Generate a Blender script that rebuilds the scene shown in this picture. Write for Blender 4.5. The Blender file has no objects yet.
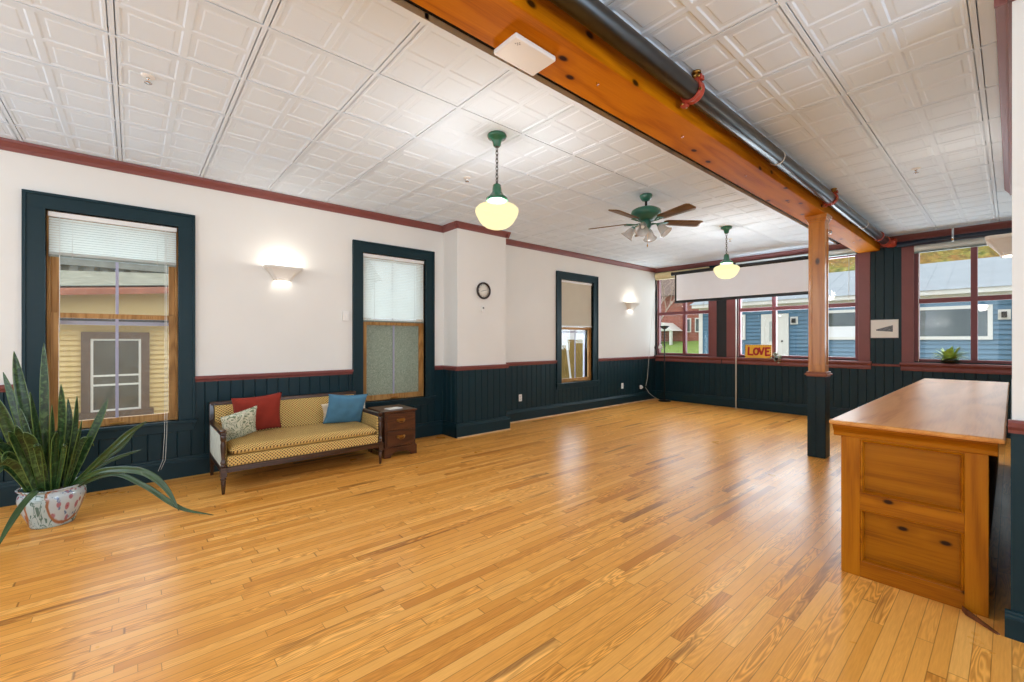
import bpy, bmesh, math, random
from mathutils import Vector, Matrix, Euler
PI = math.pi
SC = bpy.context.scene
COL = SC.collection
random.seed(7)

# ------------------------------------------------------------------ camera, sky, daylight, exposure
CAM_H = 1.35
cd = bpy.data.cameras.new('camera'); cam = bpy.data.objects.new('camera', cd); COL.objects.link(cam)
cd.sensor_width = 36.0; cd.lens = 36.0 * 436.0 / 1024.0
cd.shift_y = -1.0 / 1024.0; cd.clip_start = 0.02; cd.clip_end = 200
cam.location = (0, 0, CAM_H); cam.rotation_euler = (PI / 2, 0, math.radians(48.912))
SC.camera = cam
vs = SC.view_settings
vs.view_transform = 'Standard'; vs.look = 'None'; vs.gamma = 1.0; vs.use_curve_mapping = False
vs.exposure = 0.42
SC.cycles.use_denoising = True

W = bpy.data.worlds.new('sky'); SC.world = W; W.use_nodes = True
wn = W.node_tree; bgn = wn.nodes['Background']
wt = wn.nodes.new('ShaderNodeTexCoord'); wsx = wn.nodes.new('ShaderNodeSeparateXYZ'); wr = wn.nodes.new('ShaderNodeValToRGB')
wn.links.new(wt.outputs['Generated'], wsx.inputs[0]); wn.links.new(wsx.outputs['Z'], wr.inputs[0])
wr.color_ramp.elements[0].position = 0.0; wr.color_ramp.elements[0].color = (0.80, 0.86, 0.92, 1)
wr.color_ramp.elements[1].position = 0.8; wr.color_ramp.elements[1].color = (1.0, 1.0, 1.0, 1)
wn.links.new(wr.outputs[0], bgn.inputs['Color']); bgn.inputs['Strength'].default_value = 1.45

def area(name, loc, rot, sx, sy, power, color=(1, 1, 1)):
    l = bpy.data.lights.new(name, 'AREA'); l.shape = 'RECTANGLE'; l.size = sx; l.size_y = sy
    l.energy = power; l.color = color
    o = bpy.data.objects.new(name, l); COL.objects.link(o); o.location = loc; o.rotation_euler = rot
    return o
PENDANT_W = 70
def point(name, loc, power, radius, color):
    l = bpy.data.lights.new(name, 'POINT'); l.energy = power; l.color = color; l.shadow_soft_size = radius
    o = bpy.data.objects.new(name, l); COL.objects.link(o); o.location = loc
    return o
DAY = (0.76, 0.99, 1.22)
# fill lamps added at invented openings in the unseen back and right walls
for k, (x, wd) in enumerate(((-4.0, 1.8), (-1.2, 1.8))):
    area('fill_back', (x, -3.72, 1.7), (PI / 2, 0, 0), wd, 2.2, 15, DAY)
for y in (-2.45, 1.95):
    area('fill_right', (3.22, y, 1.7), (PI / 2, 0, PI / 2), 1.9, 2.2, 46, DAY)

# daylight through the three far window bays, from just outside the panes
for x0, x1, pw in ((-5.385, -4.136, 15), (-3.61, -1.67, 40), (-0.996, 0.35, 12)):
    area('daylight_far', ((x0 + x1) / 2, 9.36, 1.92), (-PI / 2, 0, 0), x1 - x0, 1.7, pw * (x1 - x0), (0.88, 1.0, 1.10))
for y in (-0.10, 2.65, 6.36):
    area('daylight_left', (-5.75, y, 1.5), (-PI / 2, 0, PI / 2), 0.9, 1.8, 14, DAY)

# ------------------------------------------------------------------ node and material helpers
def sl(r, g, b):
    f = lambda v: (v / 255 / 12.92) if v / 255 <= 0.04045 else ((v / 255 + 0.055) / 1.055) ** 2.4
    return (f(r), f(g), f(b), 1.0)

class NT:
    def __init__(s, name):
        s.m = bpy.data.materials.new(name); s.m.use_nodes = True; s.t = s.m.node_tree
        s.b = s.t.nodes['Principled BSDF']; s.out = s.t.nodes['Material Output']
    def n(s, typ, **kw):
        o = s.t.nodes.new(typ)
        for k, v in kw.items(): setattr(o, k, v)
        return o
    def put(s, sock, v):
        if isinstance(v, bpy.types.NodeSocket): s.t.links.new(v, sock)
        elif v is not None: sock.default_value = v
    def math(s, op, a, b=None, c=None):
        o = s.n('ShaderNodeMath', operation=op)
        s.put(o.inputs[0], a); s.put(o.inputs[1], b); s.put(o.inputs[2], c)
        return o.outputs[0]
    def obj(s): return s.n('ShaderNodeTexCoord').outputs['Object']
    def uv(s): return s.n('ShaderNodeTexCoord').outputs['UV']
    def sep(s, v):
        o = s.n('ShaderNodeSeparateXYZ'); s.put(o.inputs[0], v); return o.outputs
    def comb(s, x, y, z):
        o = s.n('ShaderNodeCombineXYZ'); s.put(o.inputs[0], x); s.put(o.inputs[1], y); s.put(o.inputs[2], z); return o.outputs[0]
    def mapv(s, v, scale=(1, 1, 1), rot=(0, 0, 0), loc=(0, 0, 0)):
        o = s.n('ShaderNodeMapping'); s.put(o.inputs[0], v)
        o.inputs['Location'].default_value = loc; o.inputs['Rotation'].default_value = rot; o.inputs['Scale'].default_value = scale
        return o.outputs[0]
    def noise(s, v, scale=5, detail=3, rough=0.5, dist=0.0):
        o = s.n('ShaderNodeTexNoise'); s.put(o.inputs['Vector'], v)
        o.inputs['Scale'].default_value = scale; o.inputs['Detail'].default_value = detail
        o.inputs['Roughness'].default_value = rough; o.inputs['Distortion'].default_value = dist
        return o.outputs['Fac']
    def vor(s, v, scale=5, feature='F1', out='Distance', rand=1.0, dim='3D'):
        o = s.n('ShaderNodeTexVoronoi', feature=feature, voronoi_dimensions=dim); s.put(o.inputs['Vector'], v); o.inputs['Scale'].default_value = scale
        o.inputs['Randomness'].default_value = rand
        return o.outputs[out]
    def white(s, v, dim='3D'):
        o = s.n('ShaderNodeTexWhiteNoise', noise_dimensions=dim)
        s.put(o.inputs['W' if dim == '1D' else 'Vector'], v); return o.outputs['Value']
    def ramp(s, fac, stops, interp='LINEAR'):
        o = s.n('ShaderNodeValToRGB'); s.put(o.inputs[0], fac); cr = o.color_ramp; cr.interpolation = interp
        while len(cr.elements) < len(stops): cr.elements.new(0.5)
        for e, (p, c) in zip(cr.elements, stops):
            e.position = p; e.color = c if len(c) == 4 else (*c, 1)
        return o.outputs[0]
    def step(s, fac, a, b):
        o = s.n('ShaderNodeMapRange'); s.put(o.inputs[0], fac); o.inputs[1].default_value = a; o.inputs[2].default_value = b
        return o.outputs[0]
    def mix(s, fac, a, b, mode='MIX'):
        o = s.n('ShaderNodeMix', data_type='RGBA', blend_type=mode)
        s.put(o.inputs['Factor'], fac); s.put(o.inputs['A'], a); s.put(o.inputs['B'], b); return o.outputs['Result']
    def bump(s, h, strength=0.2, dist=0.01):
        o = s.n('ShaderNodeBump'); s.put(o.inputs['Height'], h); o.inputs['Strength'].default_value = strength
        o.inputs['Distance'].default_value = dist; s.t.links.new(o.outputs[0], s.b.inputs['Normal'])
    def col(s, c): s.put(s.b.inputs['Base Color'], c)
    def set(s, **kw):
        for k, v in kw.items(): s.put(s.b.inputs[k.replace('_', ' ')], v)
        return s

def paint(name, c, rough=0.5, var=0.05, scale=6, metallic=0.0, bump=0.0, bscale=60, coat=0.0):
    t = NT(name); o = t.obj()
    f = t.noise(o, scale, 4)
    a = tuple(min(1, v * (1 - var)) for v in c[:3]) + (1,); b = tuple(min(1, v * (1 + var)) for v in c[:3]) + (1,)
    t.col(t.ramp(f, [(0.3, a), (0.7, b)])); t.set(Roughness=rough, Metallic=metallic)
    if coat: t.set(Coat_Weight=coat, Coat_Roughness=0.15)
    if bump: t.bump(t.noise(o, bscale, 3), bump, 0.004)
    return t.m

def glass_mat(name, tint=(0.96, 0.98, 0.98, 1), dirt=0.0):
    t = NT(name)
    tr = t.n('ShaderNodeBsdfTransparent'); tr.inputs[0].default_value = tint
    gl = t.n('ShaderNodeBsdfGlossy'); gl.inputs['Roughness'].default_value = 0.02
    lw = t.n('ShaderNodeLayerWeight'); lw.inputs[0].default_value = 0.5
    fr = t.math('MULTIPLY_ADD', t.math('POWER', lw.outputs['Facing'], 5.0), 0.35, 0.025)
    mx = t.n('ShaderNodeMixShader'); t.put(mx.inputs[0], fr); t.t.links.new(tr.outputs[0], mx.inputs[1]); t.t.links.new(gl.outputs[0], mx.inputs[2])
    res = mx.outputs[0]
    if dirt:
        df = t.n('ShaderNodeBsdfDiffuse'); df.inputs[0].default_value = (0.75, 0.76, 0.72, 1)
        o = t.obj(); f = t.math('MULTIPLY', t.step(t.noise(o, 90, 5, 0.7), 0.52, 0.75), t.step(t.noise(o, 2.5, 2), 0.35, 0.65))
        f = t.math('ADD', t.math('MULTIPLY', f, dirt), dirt * 0.15)
        m2 = t.n('ShaderNodeMixShader'); t.put(m2.inputs[0], f); t.t.links.new(res, m2.inputs[1]); t.t.links.new(df.outputs[0], m2.inputs[2]); res = m2.outputs[0]
    t.t.links.new(res, t.out.inputs['Surface'])
    return t.m

def wood(name, cols, axis='Y', rough=0.35, ring=22, knots=0.0, coat=0.0, gscale=1.0, spec=0.5, flat=None):
    """grain runs along axis; cols = dark, mid, light"""
    t = NT(name); o = t.obj()
    k = {'X': (0.12, 1, 1), 'Y': (1, 0.12, 1), 'Z': (1, 1, 0.12)}[axis]
    v = t.mapv(o, tuple(q * gscale for q in k))
    big = t.noise(v, 3.0, 2, 0.5, 0.3)
    rings = t.math('SINE', t.math('MULTIPLY', big, ring * 6.28))
    fine = t.noise(t.mapv(v, tuple(6 if q == 1 else 1.5 for q in k)), 20, 4, 0.65)
    f = t.math('ADD', t.math('MULTIPLY', rings, 0.13), t.math('ADD', t.math('MULTIPLY', fine, 0.6), t.math('MULTIPLY', t.noise(o, 1.3, 2), 0.25)))
    c = t.ramp(f, [(0.15, cols[0]), (0.42, cols[1]), (0.75, cols[2])])
    if knots:
        ox, oy, oz = t.sep(o)
        p_, q_ = {'X': (ox, t.math('ADD', oy, oz)), 'Y': (oy, t.math('ADD', ox, oz)), 'Z': (oz, t.math('ADD', ox, oy))}[axis]
        kv = t.comb(t.math('MULTIPLY', p_, 0.55), q_, 0.5)
        vd = t.vor(kv, knots, dim='2D'); cid = t.vor(kv, knots, out='Color', dim='2D')
        on = t.math('GREATER_THAN', t.sep(cid)[0], 0.52)
        km = t.math('MULTIPLY', t.math('SUBTRACT', 1.0, t.step(vd, 0.055, 0.11)), on)
        halo = t.math('MULTIPLY', t.math('SUBTRACT', 1.0, t.step(vd, 0.08, 0.3)), t.math('MULTIPLY', on, 0.5))
        dark = tuple(q * 0.12 for q in cols[0][:3]) + (1,)
        c = t.mix(halo, c, cols[0]); c = t.mix(km, c, dark)
    t.col(c); t.set(Roughness=rough); t.b.inputs['Specular IOR Level'].default_value = spec
    if coat: t.set(Coat_Weight=coat, Coat_Roughness=0.12)
    return t.m

def emis(name, c, strength):
    t = NT(name); t.col(c); t.set(Roughness=0.25); t.put(t.b.inputs['Emission Color'], c); t.b.inputs['Emission Strength'].default_value = strength
    return t.m

M = {}
M['cream'] = paint('cream_wall_paint', sl(228, 225, 219), 0.75, 0.015, 2, bump=0.05, bscale=120)
M['ceil'] = paint('white_ceiling_tile', sl(226, 239, 252), 0.85, 0.01, 3)
M['tbar'] = paint('white_ceiling_grid', sl(228, 224, 222), 0.6, 0.01, 3)
M['void'] = paint('gap_shade_black', sl(14, 11, 9), 0.95, 0.05)  # near-black, so the gap by the beam gets its shade from paint
M['teal'] = paint('dark_teal_paint', sl(15, 42, 49), 0.42, 0.06, 3)
M['teal'].node_tree.nodes['Principled BSDF'].inputs['Specular IOR Level'].default_value = 0.25
M['burg'] = paint('burgundy_paint', sl(124, 68, 64), 0.45, 0.05, 5)
M['burgd'] = paint('dark_burgundy_sash_paint', sl(122, 62, 66), 0.45, 0.05, 5)
M['oak'] = wood('oak_sash_wood', (sl(128, 88, 42), sl(168, 122, 68), sl(188, 144, 88)), 'Z', 0.5, spec=0.25)
M['pinecounter'] = wood('orange_pine_upright', (sl(132, 70, 2), sl(170, 100, 8), sl(186, 116, 16)), 'Z', 0.42, 8, knots=6.5, spec=0.2)
M['pinecounterx'] = wood('orange_pine_crosswise', (sl(128, 66, 1), sl(164, 96, 6), sl(182, 112, 14)), 'X', 0.42, 8, knots=7.0, spec=0.2)
M['pinepanel'] = wood('darker_pine_panel', (sl(120, 64, 0), sl(156, 92, 2), sl(174, 108, 10)), 'X', 0.42, 8, knots=7.0, spec=0.2)
M['pinetop'] = wood('polished_pine_top', (sl(188, 120, 58), sl(212, 146, 80), sl(222, 160, 96)), 'Y', 0.36, 6, spec=0.06)
M['beam'] = wood('varnished_beam_pine', (sl(160, 86, 0), sl(190, 110, 2), sl(204, 124, 6)), 'Y', 0.6, 8, knots=5.0, coat=0.0, spec=0.05)
M['pinepost'] = wood('varnished_post_pine', (sl(170, 98, 26), sl(204, 132, 46), sl(216, 148, 62)), 'Z', 0.32, 8, knots=4.0, coat=0.3)
M['postcap'] = wood('reddish_stained_moulding', (sl(120, 62, 34), sl(160, 92, 56), sl(176, 108, 70)), 'X', 0.35)
M['darkwood'] = wood('dark_walnut_frame', (sl(30, 17, 10), sl(54, 31, 19), sl(76, 46, 29)), 'Y', 0.28, coat=0.3)
M['mahog'] = wood('mahogany', (sl(46, 22, 12), sl(76, 40, 22), sl(96, 56, 34)), 'Y', 0.32, coat=0.2)
M['glass'] = glass_mat('window_glass')
M['dirty'] = glass_mat('rain_spotted_glass', dirt=0.16)
M['white'] = paint('white_plastic', sl(232, 230, 226), 0.45, 0.01)
M['sconce'] = paint('white_plaster', sl(226, 222, 214), 0.7, 0.01)
M['blind'] = paint('white_blind_slats', sl(222, 226, 220), 0.5, 0.02)
M['blindrail'] = paint('grey_green_bottom_rail', sl(120, 128, 120), 0.5, 0.02)
M['black'] = paint('black_metal', sl(24, 24, 24), 0.45, 0.05)
M['steel'] = paint('dark_steel_pipe', sl(84, 86, 88), 0.3, 0.08, 8, metallic=1.0)
M['chrome'] = paint('chrome', sl(200, 200, 200), 0.15, 0.02, metallic=1.0)
M['brass'] = paint('brass', sl(170, 130, 70), 0.3, 0.06, metallic=1.0)
M['red'] = paint('red_coupling_paint', sl(168, 62, 40), 0.45, 0.08, 20)
M['navy'] = paint('navy_pipe_paint', sl(24, 36, 52), 0.35, 0.05)
M['green'] = paint('green_enamel', sl(30, 96, 68), 0.25, 0.08, 10, coat=0.4)
M['fangreen'] = paint('teal_green_enamel', sl(42, 104, 86), 0.28, 0.08, 10, coat=0.3)
M['blade'] = wood('walnut_fan_blade', (sl(72, 50, 28), sl(104, 74, 42), sl(124, 90, 54)), 'X', 0.45)
def opal():
    t = NT('lit_opal_glass'); e = t.n('ShaderNodeEmission'); e.inputs[0].default_value = (1.0, 0.85, 0.46, 1); e.inputs[1].default_value = 1.0
    tr = t.n('ShaderNodeBsdfTransparent'); mx = t.n('ShaderNodeMixShader'); mx.inputs[0].default_value = 0.35
    t.t.links.new(e.outputs[0], mx.inputs[1]); t.t.links.new(tr.outputs[0], mx.inputs[2]); t.t.links.new(mx.outputs[0], t.out.inputs['Surface'])
    return t.m
M['globe'] = opal()
M['screen'] = paint('projection_fabric', sl(240, 241, 246), 0.8, 0.01)
M['string'] = paint('white_cord', sl(215, 212, 205), 0.6, 0.02)
M['paper'] = paint('white_paper', sl(236, 234, 228), 0.7, 0.01)
M['lilac'] = paint('lilac_grey_bar', sl(156, 152, 172), 0.5, 0.03)
M['shoe'] = wood('pale_shoe_strip_wood', (sl(170, 130, 90), sl(205, 165, 120), sl(220, 182, 140)), 'Y', 0.5)

def floor_mat():
    t = NT('honey_strip_floor'); o = t.obj(); x, y, z = t.sep(o)
    wv = 0.057
    xs = t.math('DIVIDE', x, wv); row = t.math('FLOOR', xs); fx = t.math('FRACT', xs)
    r1 = t.white(row, '1D')
    ys = t.math('ADD', t.math('DIVIDE', y, 0.82), t.math('MULTIPLY', r1, 37.3))
    # uneven board lengths: warp along the run
    ys = t.math('ADD', ys, t.math('MULTIPLY', t.math('SINE', t.math('MULTIPLY_ADD', ys, 2.1, t.math('MULTIPLY', r1, 60.0))), 0.28))
    bi = t.math('FLOOR', ys); fy = t.math('FRACT', ys)
    bid = t.comb(row, bi, 0.0); v = t.white(bid, '3D'); v2 = t.white(t.comb(bi, row, 3.7), '3D')
    base = t.ramp(v, [(0.0, sl(184, 116, 46)), (0.03, sl(204, 134, 56)), (0.15, sl(218, 150, 66)), (0.6, sl(226, 158, 74)), (1.0, sl(234, 172, 90))])
    gv = t.comb(t.math('ADD', x, t.math('MULTIPLY', v, 9.0)), t.math('MULTIPLY', y, 0.085), t.math('MULTIPLY', v2, 31.0))
    n1 = t.noise(gv, 16, 2, 0.5, 0.2)
    rings = t.math('SINE', t.math('MULTIPLY', n1, 95.0))
    fine = t.noise(t.comb(t.math('MULTIPLY', x, 4.0), t.math('MULTIPLY', y, 0.22), t.math('MULTIPLY', v2, 9.0)), 40, 3, 0.6)
    strong = t.step(v2, 0.35, 1.0)
    g = t.math('ADD', t.math('MULTIPLY', t.math('MULTIPLY', rings, 0.24), strong), t.math('MULTIPLY', t.math('SUBTRACT', fine, 0.5), 0.35))
    g = t.math('ADD', g, 1.0)
    c = t.mix(1.0, base, t.comb(g, t.math('POWER', g, 1.25), t.math('POWER', g, 1.5)), 'MULTIPLY')
    # mineral streaks on a few boards
    st = t.math('MULTIPLY', t.step(t.noise(gv, 9, 3), 0.58, 0.66), t.math('GREATER_THAN', v2, 0.8))
    c = t.mix(t.math('MULTIPLY', st, 0.65), c, sl(120, 68, 30))
    e1 = t.math('MINIMUM', fx, t.math('SUBTRACT', 1.0, fx)); gap = t.math('SUBTRACT', 1.0, t.step(e1, 0.008, 0.04))
    e2 = t.math('MINIMUM', fy, t.math('SUBTRACT', 1.0, fy)); gap2 = t.math('SUBTRACT', 1.0, t.step(e2, 0.0008, 0.0035))
    gg = t.math('MAXIMUM', gap, gap2)
    c = t.mix(t.math('MULTIPLY', gg, 0.6), c, sl(96, 56, 26))
    t.col(c); t.set(Roughness=t.math('MULTIPLY_ADD', t.noise(o, 3, 3), 0.12, 0.24)); t.b.inputs['Specular IOR Level'].default_value = 0.16
    t.bump(t.math('SUBTRACT', 1.0, gg), 0.15, 0.001)
    return t.m
M['floor'] = floor_mat()

def upholstery():
    t = NT('gold_and_brown_check_weave'); o = t.obj()
    x, y, z = t.sep(o); k = 3.1416 / 0.0145
    s = t.math('MULTIPLY', t.math('SINE', t.math('MULTIPLY', y, k)), t.math('SINE', t.math('MULTIPLY', t.math('SUBTRACT', z, x), k)))
    m = t.step(s, 0.08, 0.30)
    c = t.mix(m, sl(214, 178, 104), sl(86, 54, 24)); t.col(c); t.set(Roughness=0.8)
    t.bump(t.noise(o, 200, 2), 0.2, 0.002)
    return t.m
M['uph'] = upholstery()
def fabric(name, c, var=0.1, s=180, rough=0.9):
    return paint(name, c, rough, var, 14, bump=0.25, bscale=s)
M['redf'] = fabric('rust_red_velvet', sl(142, 42, 26))
M['bluef'] = fabric('slate_blue_cloth', sl(74, 122, 150))
M['creamf'] = fabric('cream_cloth', sl(222, 208, 184))
M['armout'] = fabric('pale_window_lit_damask', sl(196, 200, 188))  # pale cloth, its tone also holds window light caught by the outer arm
def paisley():
    t = NT('sage_paisley_cloth'); o = t.obj(); n = t.noise(o, 10, 2, 0.5, 1.2)
    r = t.math('SINE', t.math('MULTIPLY', n, 60.0)); vd = t.vor(o, 16)
    c = t.mix(t.step(r, 0.1, 0.6), sl(206, 206, 184), sl(112, 126, 100)); c = t.mix(t.step(vd, 0.28, 0.2), c, sl(196, 190, 170))
    t.col(c); t.set(Roughness=0.9); return t.m
M['paisley'] = paisley()

def leafm():
    t = NT('snake_plant_leaf'); u, v, w = t.sep(t.uv())
    band = t.noise(t.comb(t.math('MULTIPLY', u, 0.6), t.math('MULTIPLY', v, 14.0), t.math('MULTIPLY', w, 1.0)), 2.2, 3, 0.6, 0.4)
    c = t.ramp(band, [(0.38, sl(22, 42, 20)), (0.52, sl(38, 66, 30)), (0.64, sl(74, 102, 56))])
    e = t.math('ABSOLUTE', t.math('SUBTRACT', u, 0.5)); c = t.mix(t.step(e, 0.42, 0.48), c, sl(92, 116, 54))
    t.col(c); t.set(Roughness=0.3); return t.m
M['leaf'] = leafm()
M['frond'] = paint('glossy_dark_green_frond', sl(44, 72, 32), 0.28, 0.2, 12, coat=0.2)
M['leaf2'] = paint('bright_houseplant_leaf', sl(168, 192, 84), 0.45, 0.35, 30)
M['soil'] = paint('potting_soil', sl(50, 36, 26), 0.95, 0.3, 60)

def porcelain():
    t = NT('painted_porcelain'); u, v, w = t.sep(t.uv())
    sv = t.comb(t.math('MULTIPLY', u, 3.2), v, 0.0)
    scroll = t.math('SINE', t.math('MULTIPLY', t.noise(sv, 5.5, 2, 0.5, 1.0), 42.0))
    c = t.mix(t.math('MULTIPLY', t.step(scroll, 0.55, 0.85), 0.85), sl(172, 192, 194), sl(60, 98, 88))
    cx = t.math('FRACT', t.math('MULTIPLY', u, 3.0)); dx = t.math('MULTIPLY', t.math('SUBTRACT', cx, 0.5), 2.6)
    dy = t.math('MULTIPLY', t.math('SUBTRACT', v, 0.52), 2.5)
    wob = t.math('MULTIPLY', t.math('SUBTRACT', t.noise(sv, 5, 1), 0.5), 0.35)
    rr = t.math('ADD', t.math('POWER', t.math('ADD', t.math('POWER', t.math('ABSOLUTE', dx), 2.6), t.math('POWER', t.math('ABSOLUTE', dy), 2.6)), 0.4), wob)
    inside = t.step(rr, 0.86, 0.82)
    vd = t.vor(sv, 9.0); vb = t.noise(sv, 10, 2)
    fl = t.mix(t.step(vd, 0.38, 0.30), sl(180, 190, 194), sl(158, 106, 118)); fl = t.mix(t.step(vd, 0.14, 0.10), fl, sl(150, 60, 74))
    fl = t.mix(t.step(vb, 0.60, 0.66), fl, sl(98, 118, 150))
    c = t.mix(inside, c, fl)
    ring = t.math('MULTIPLY', t.step(rr, 0.80, 0.84), t.step(rr, 0.94, 0.90)); c = t.mix(ring, c, sl(150, 98, 70))
    top = t.step(v, 0.9, 0.92); c = t.mix(top, c, sl(120, 142, 146))
    t.col(c); t.set(Roughness=0.15, Coat_Weight=0.5); return t.m
M['porcelain'] = porcelain()

def frosted():
    t = NT('pebbled_obscure_glass'); o = t.obj()
    c = t.ramp(t.noise(o, 130, 4, 0.7), [(0.35, sl(106, 112, 98)), (0.65, sl(184, 184, 168))])
    d = t.n('ShaderNodeBsdfDiffuse'); tr = t.n('ShaderNodeBsdfTranslucent'); g = t.n('ShaderNodeBsdfGlossy'); g.inputs['Roughness'].default_value = 0.25
    t.put(d.inputs[0], c); t.put(tr.inputs[0], c)
    m1 = t.n('ShaderNodeMixShader'); m1.inputs[0].default_value = 0.6; t.t.links.new(d.outputs[0], m1.inputs[1]); t.t.links.new(tr.outputs[0], m1.inputs[2])
    m2 = t.n('ShaderNodeMixShader'); m2.inputs[0].default_value = 0.06; t.t.links.new(m1.outputs[0], m2.inputs[1]); t.t.links.new(g.outputs[0], m2.inputs[2])
    t.t.links.new(m2.outputs[0], t.out.inputs['Surface']); return t.m
M['frosted'] = frosted()
def tulip():
    t = NT('clear_ribbed_glass')
    tr = t.n('ShaderNodeBsdfTransparent'); tr.inputs[0].default_value = (0.9, 0.88, 0.85, 1)
    g = t.n('ShaderNodeBsdfGlossy'); g.inputs['Roughness'].default_value = 0.12
    d = t.n('ShaderNodeBsdfDiffuse'); d.inputs[0].default_value = (0.86, 0.86, 0.85, 1)
    m1 = t.n('ShaderNodeMixShader'); m1.inputs[0].default_value = 0.6; t.t.links.new(g.outputs[0], m1.inputs[1]); t.t.links.new(d.outputs[0], m1.inputs[2])
    m2 = t.n('ShaderNodeMixShader'); m2.inputs[0].default_value = 0.42; t.t.links.new(tr.outputs[0], m2.inputs[1]); t.t.links.new(m1.outputs[0], m2.inputs[2])
    t.t.links.new(m2.outputs[0], t.out.inputs['Surface']); return t.m
M['tulip'] = tulip()

# ------------------------------------------------------------------ mesh helpers
IDENT = lambda a, n, z: (a, n, z)
LW, FW, PY = -5.41, 9.10, 3.04            # left wall plane, far wall plane, front of the right-hand wall end
LEFT = lambda a, n, z: (LW + n, a, z)      # a along Y, n out of the left wall
FAR = lambda a, n, z: (a, FW - n, z)
PIER = lambda a, n, z: (a, PY - n, z)
SIDE = lambda a, n, z: (-n, a, z)          # wall X = 0, facing -X

class MB:
    def __init__(s, f=IDENT): s.bm = bmesh.new(); s.f = f; s.uv = None
    def v(s, a, n, z): return s.bm.verts.new(s.f(a, n, z))
    def box(s, a0, a1, n0, n1, z0, z1):
        vs_ = [s.v(a, n, z) for z in (z0, z1) for n in (n0, n1) for a in (a0, a1)]
        for q in ((0, 1, 3, 2), (4, 6, 7, 5), (0, 4, 5, 1), (2, 3, 7, 6), (0, 2, 6, 4), (1, 5, 7, 3)):
            s.bm.faces.new([vs_[i] for i in q])
        return s
    def quad(s, *p): s.bm.faces.new([s.v(*q) for q in p]); return s
    def hexa(s, bot, top):
        """bot, top: four corners each in order round"""
        b = [s.v(*p) for p in bot]; t = [s.v(*p) for p in top]
        s.bm.faces.new(b); s.bm.faces.new(t)
        for i in range(4): s.bm.faces.new([b[i], b[(i + 1) % 4], t[(i + 1) % 4], t[i]])
        return s
    def prism(s, prof, lo, hi, axis='a'):
        """closed profile swept from lo to hi. axis a: prof (n,z); n: prof (a,z); z: prof (a,n)"""
        mk = {'a': lambda p, t: (t, p[0], p[1]), 'n': lambda p, t: (p[0], t, p[1]), 'z': lambda p, t: (p[0], p[1], t)}[axis]
        A = [s.v(*mk(p, lo)) for p in prof]; B = [s.v(*mk(p, hi)) for p in prof]; k = len(prof)
        s.bm.faces.new(A); s.bm.faces.new(B[::-1])
        for i in range(k): s.bm.faces.new([A[i], A[(i + 1) % k], B[(i + 1) % k], B[i]])
        return s
    def lathe(s, prof, c=(0, 0, 0), seg=32, ax='z', smooth=True, uv=False, cap=True):
        rings = []
        for r, h in prof:
            ring = []
            for i in range(seg):
                t = 2 * PI * i / seg; x, y = r * math.cos(t), r * math.sin(t)
                p = {'z': (x, y, h), 'x': (h, x, y), 'y': (x, h, y)}[ax]
                ring.append(s.v(c[0] + p[0], c[1] + p[1], c[2] + p[2]))
            rings.append(ring)
        if uv and s.uv is None: s.uv = s.bm.loops.layers.uv.new('UVMap')
        n = len(rings)
        for j in range(n - 1):
            for i in range(seg):
                f = s.bm.faces.new([rings[j][i], rings[j][(i + 1) % seg], rings[j + 1][(i + 1) % seg], rings[j + 1][i]]); f.smooth = smooth
                if uv:
                    for l, (uu, vv) in zip(f.loops, ((i, j), (i + 1, j), (i + 1, j + 1), (i, j + 1))):
                        l[s.uv].uv = (uu / seg, vv / (n - 1))
        if cap:
            for rg in (rings[0], rings[-1]):
                try: s.bm.faces.new(rg)
                except ValueError: pass
        return s
    def tube(s, pts, r, seg=8, closed=False, cap=True):
        P = [Vector(s.f(*p)) for p in pts]; n = len(P); rings = []
        rr = r if isinstance(r, (list, tuple)) else [r] * n
        up = None
        for i in range(n):
            d = (P[(i + 1) % n] - P[i - 1]) if closed else (P[min(i + 1, n - 1)] - P[max(i - 1, 0)])
            d.normalize()
            if up is None:
                up = Vector((0, 0, 1)) if abs(d.z) < 0.9 else Vector((1, 0, 0))
            u = up - d * up.dot(d)
            if u.length < 1e-6: u = d.orthogonal()
            u.normalize(); w = d.cross(u); up = u
            rings.append([s.bm.verts.new(P[i] + (u * math.cos(2 * PI * k / seg) + w * math.sin(2 * PI * k / seg)) * rr[i]) for k in range(seg)])
        for i in range(n if closed else n - 1):
            a, b = rings[i], rings[(i + 1) % n]
            for k in range(seg):
                f = s.bm.faces.new([a[k], a[(k + 1) % seg], b[(k + 1) % seg], b[k]]); f.smooth = True
        if cap and not closed:
            s.bm.faces.new(rings[0]); s.bm.faces.new(rings[-1])
        return s
    def ball(s, c, r, sc=(1, 1, 1), seg=16):
        prof = [(r * math.sin(PI * k / 10), -r * math.cos(PI * k / 10)) for k in range(11)]
        prof[0] = (r * 0.02, -r); prof[-1] = (r * 0.02, r)
        b = len(s.bm.verts); s.lathe(prof, (0, 0, 0), seg); s.bm.verts.ensure_lookup_table()
        return s
    def grid(s, fn, nu, nv, uv=False, smooth=True, wrap=False):
        if uv and s.uv is None: s.uv = s.bm.loops.layers.uv.new('UVMap')
        V = [[s.bm.verts.new(s.f(*fn(i / nu, j / nv))) for j in range(nv + 1)] for i in range(nu + 1)]
        for i in range(nu):
            for j in range(nv):
                f = s.bm.faces.new([V[i][j], V[i + 1][j], V[i + 1][j + 1], V[i][j + 1]]); f.smooth = smooth
                if uv:
                    for l, (a, b) in zip(f.loops, ((i, j), (i + 1, j), (i + 1, j + 1), (i, j + 1))): l[s.uv].uv = (a / nu, b / nv)
        return s
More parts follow.
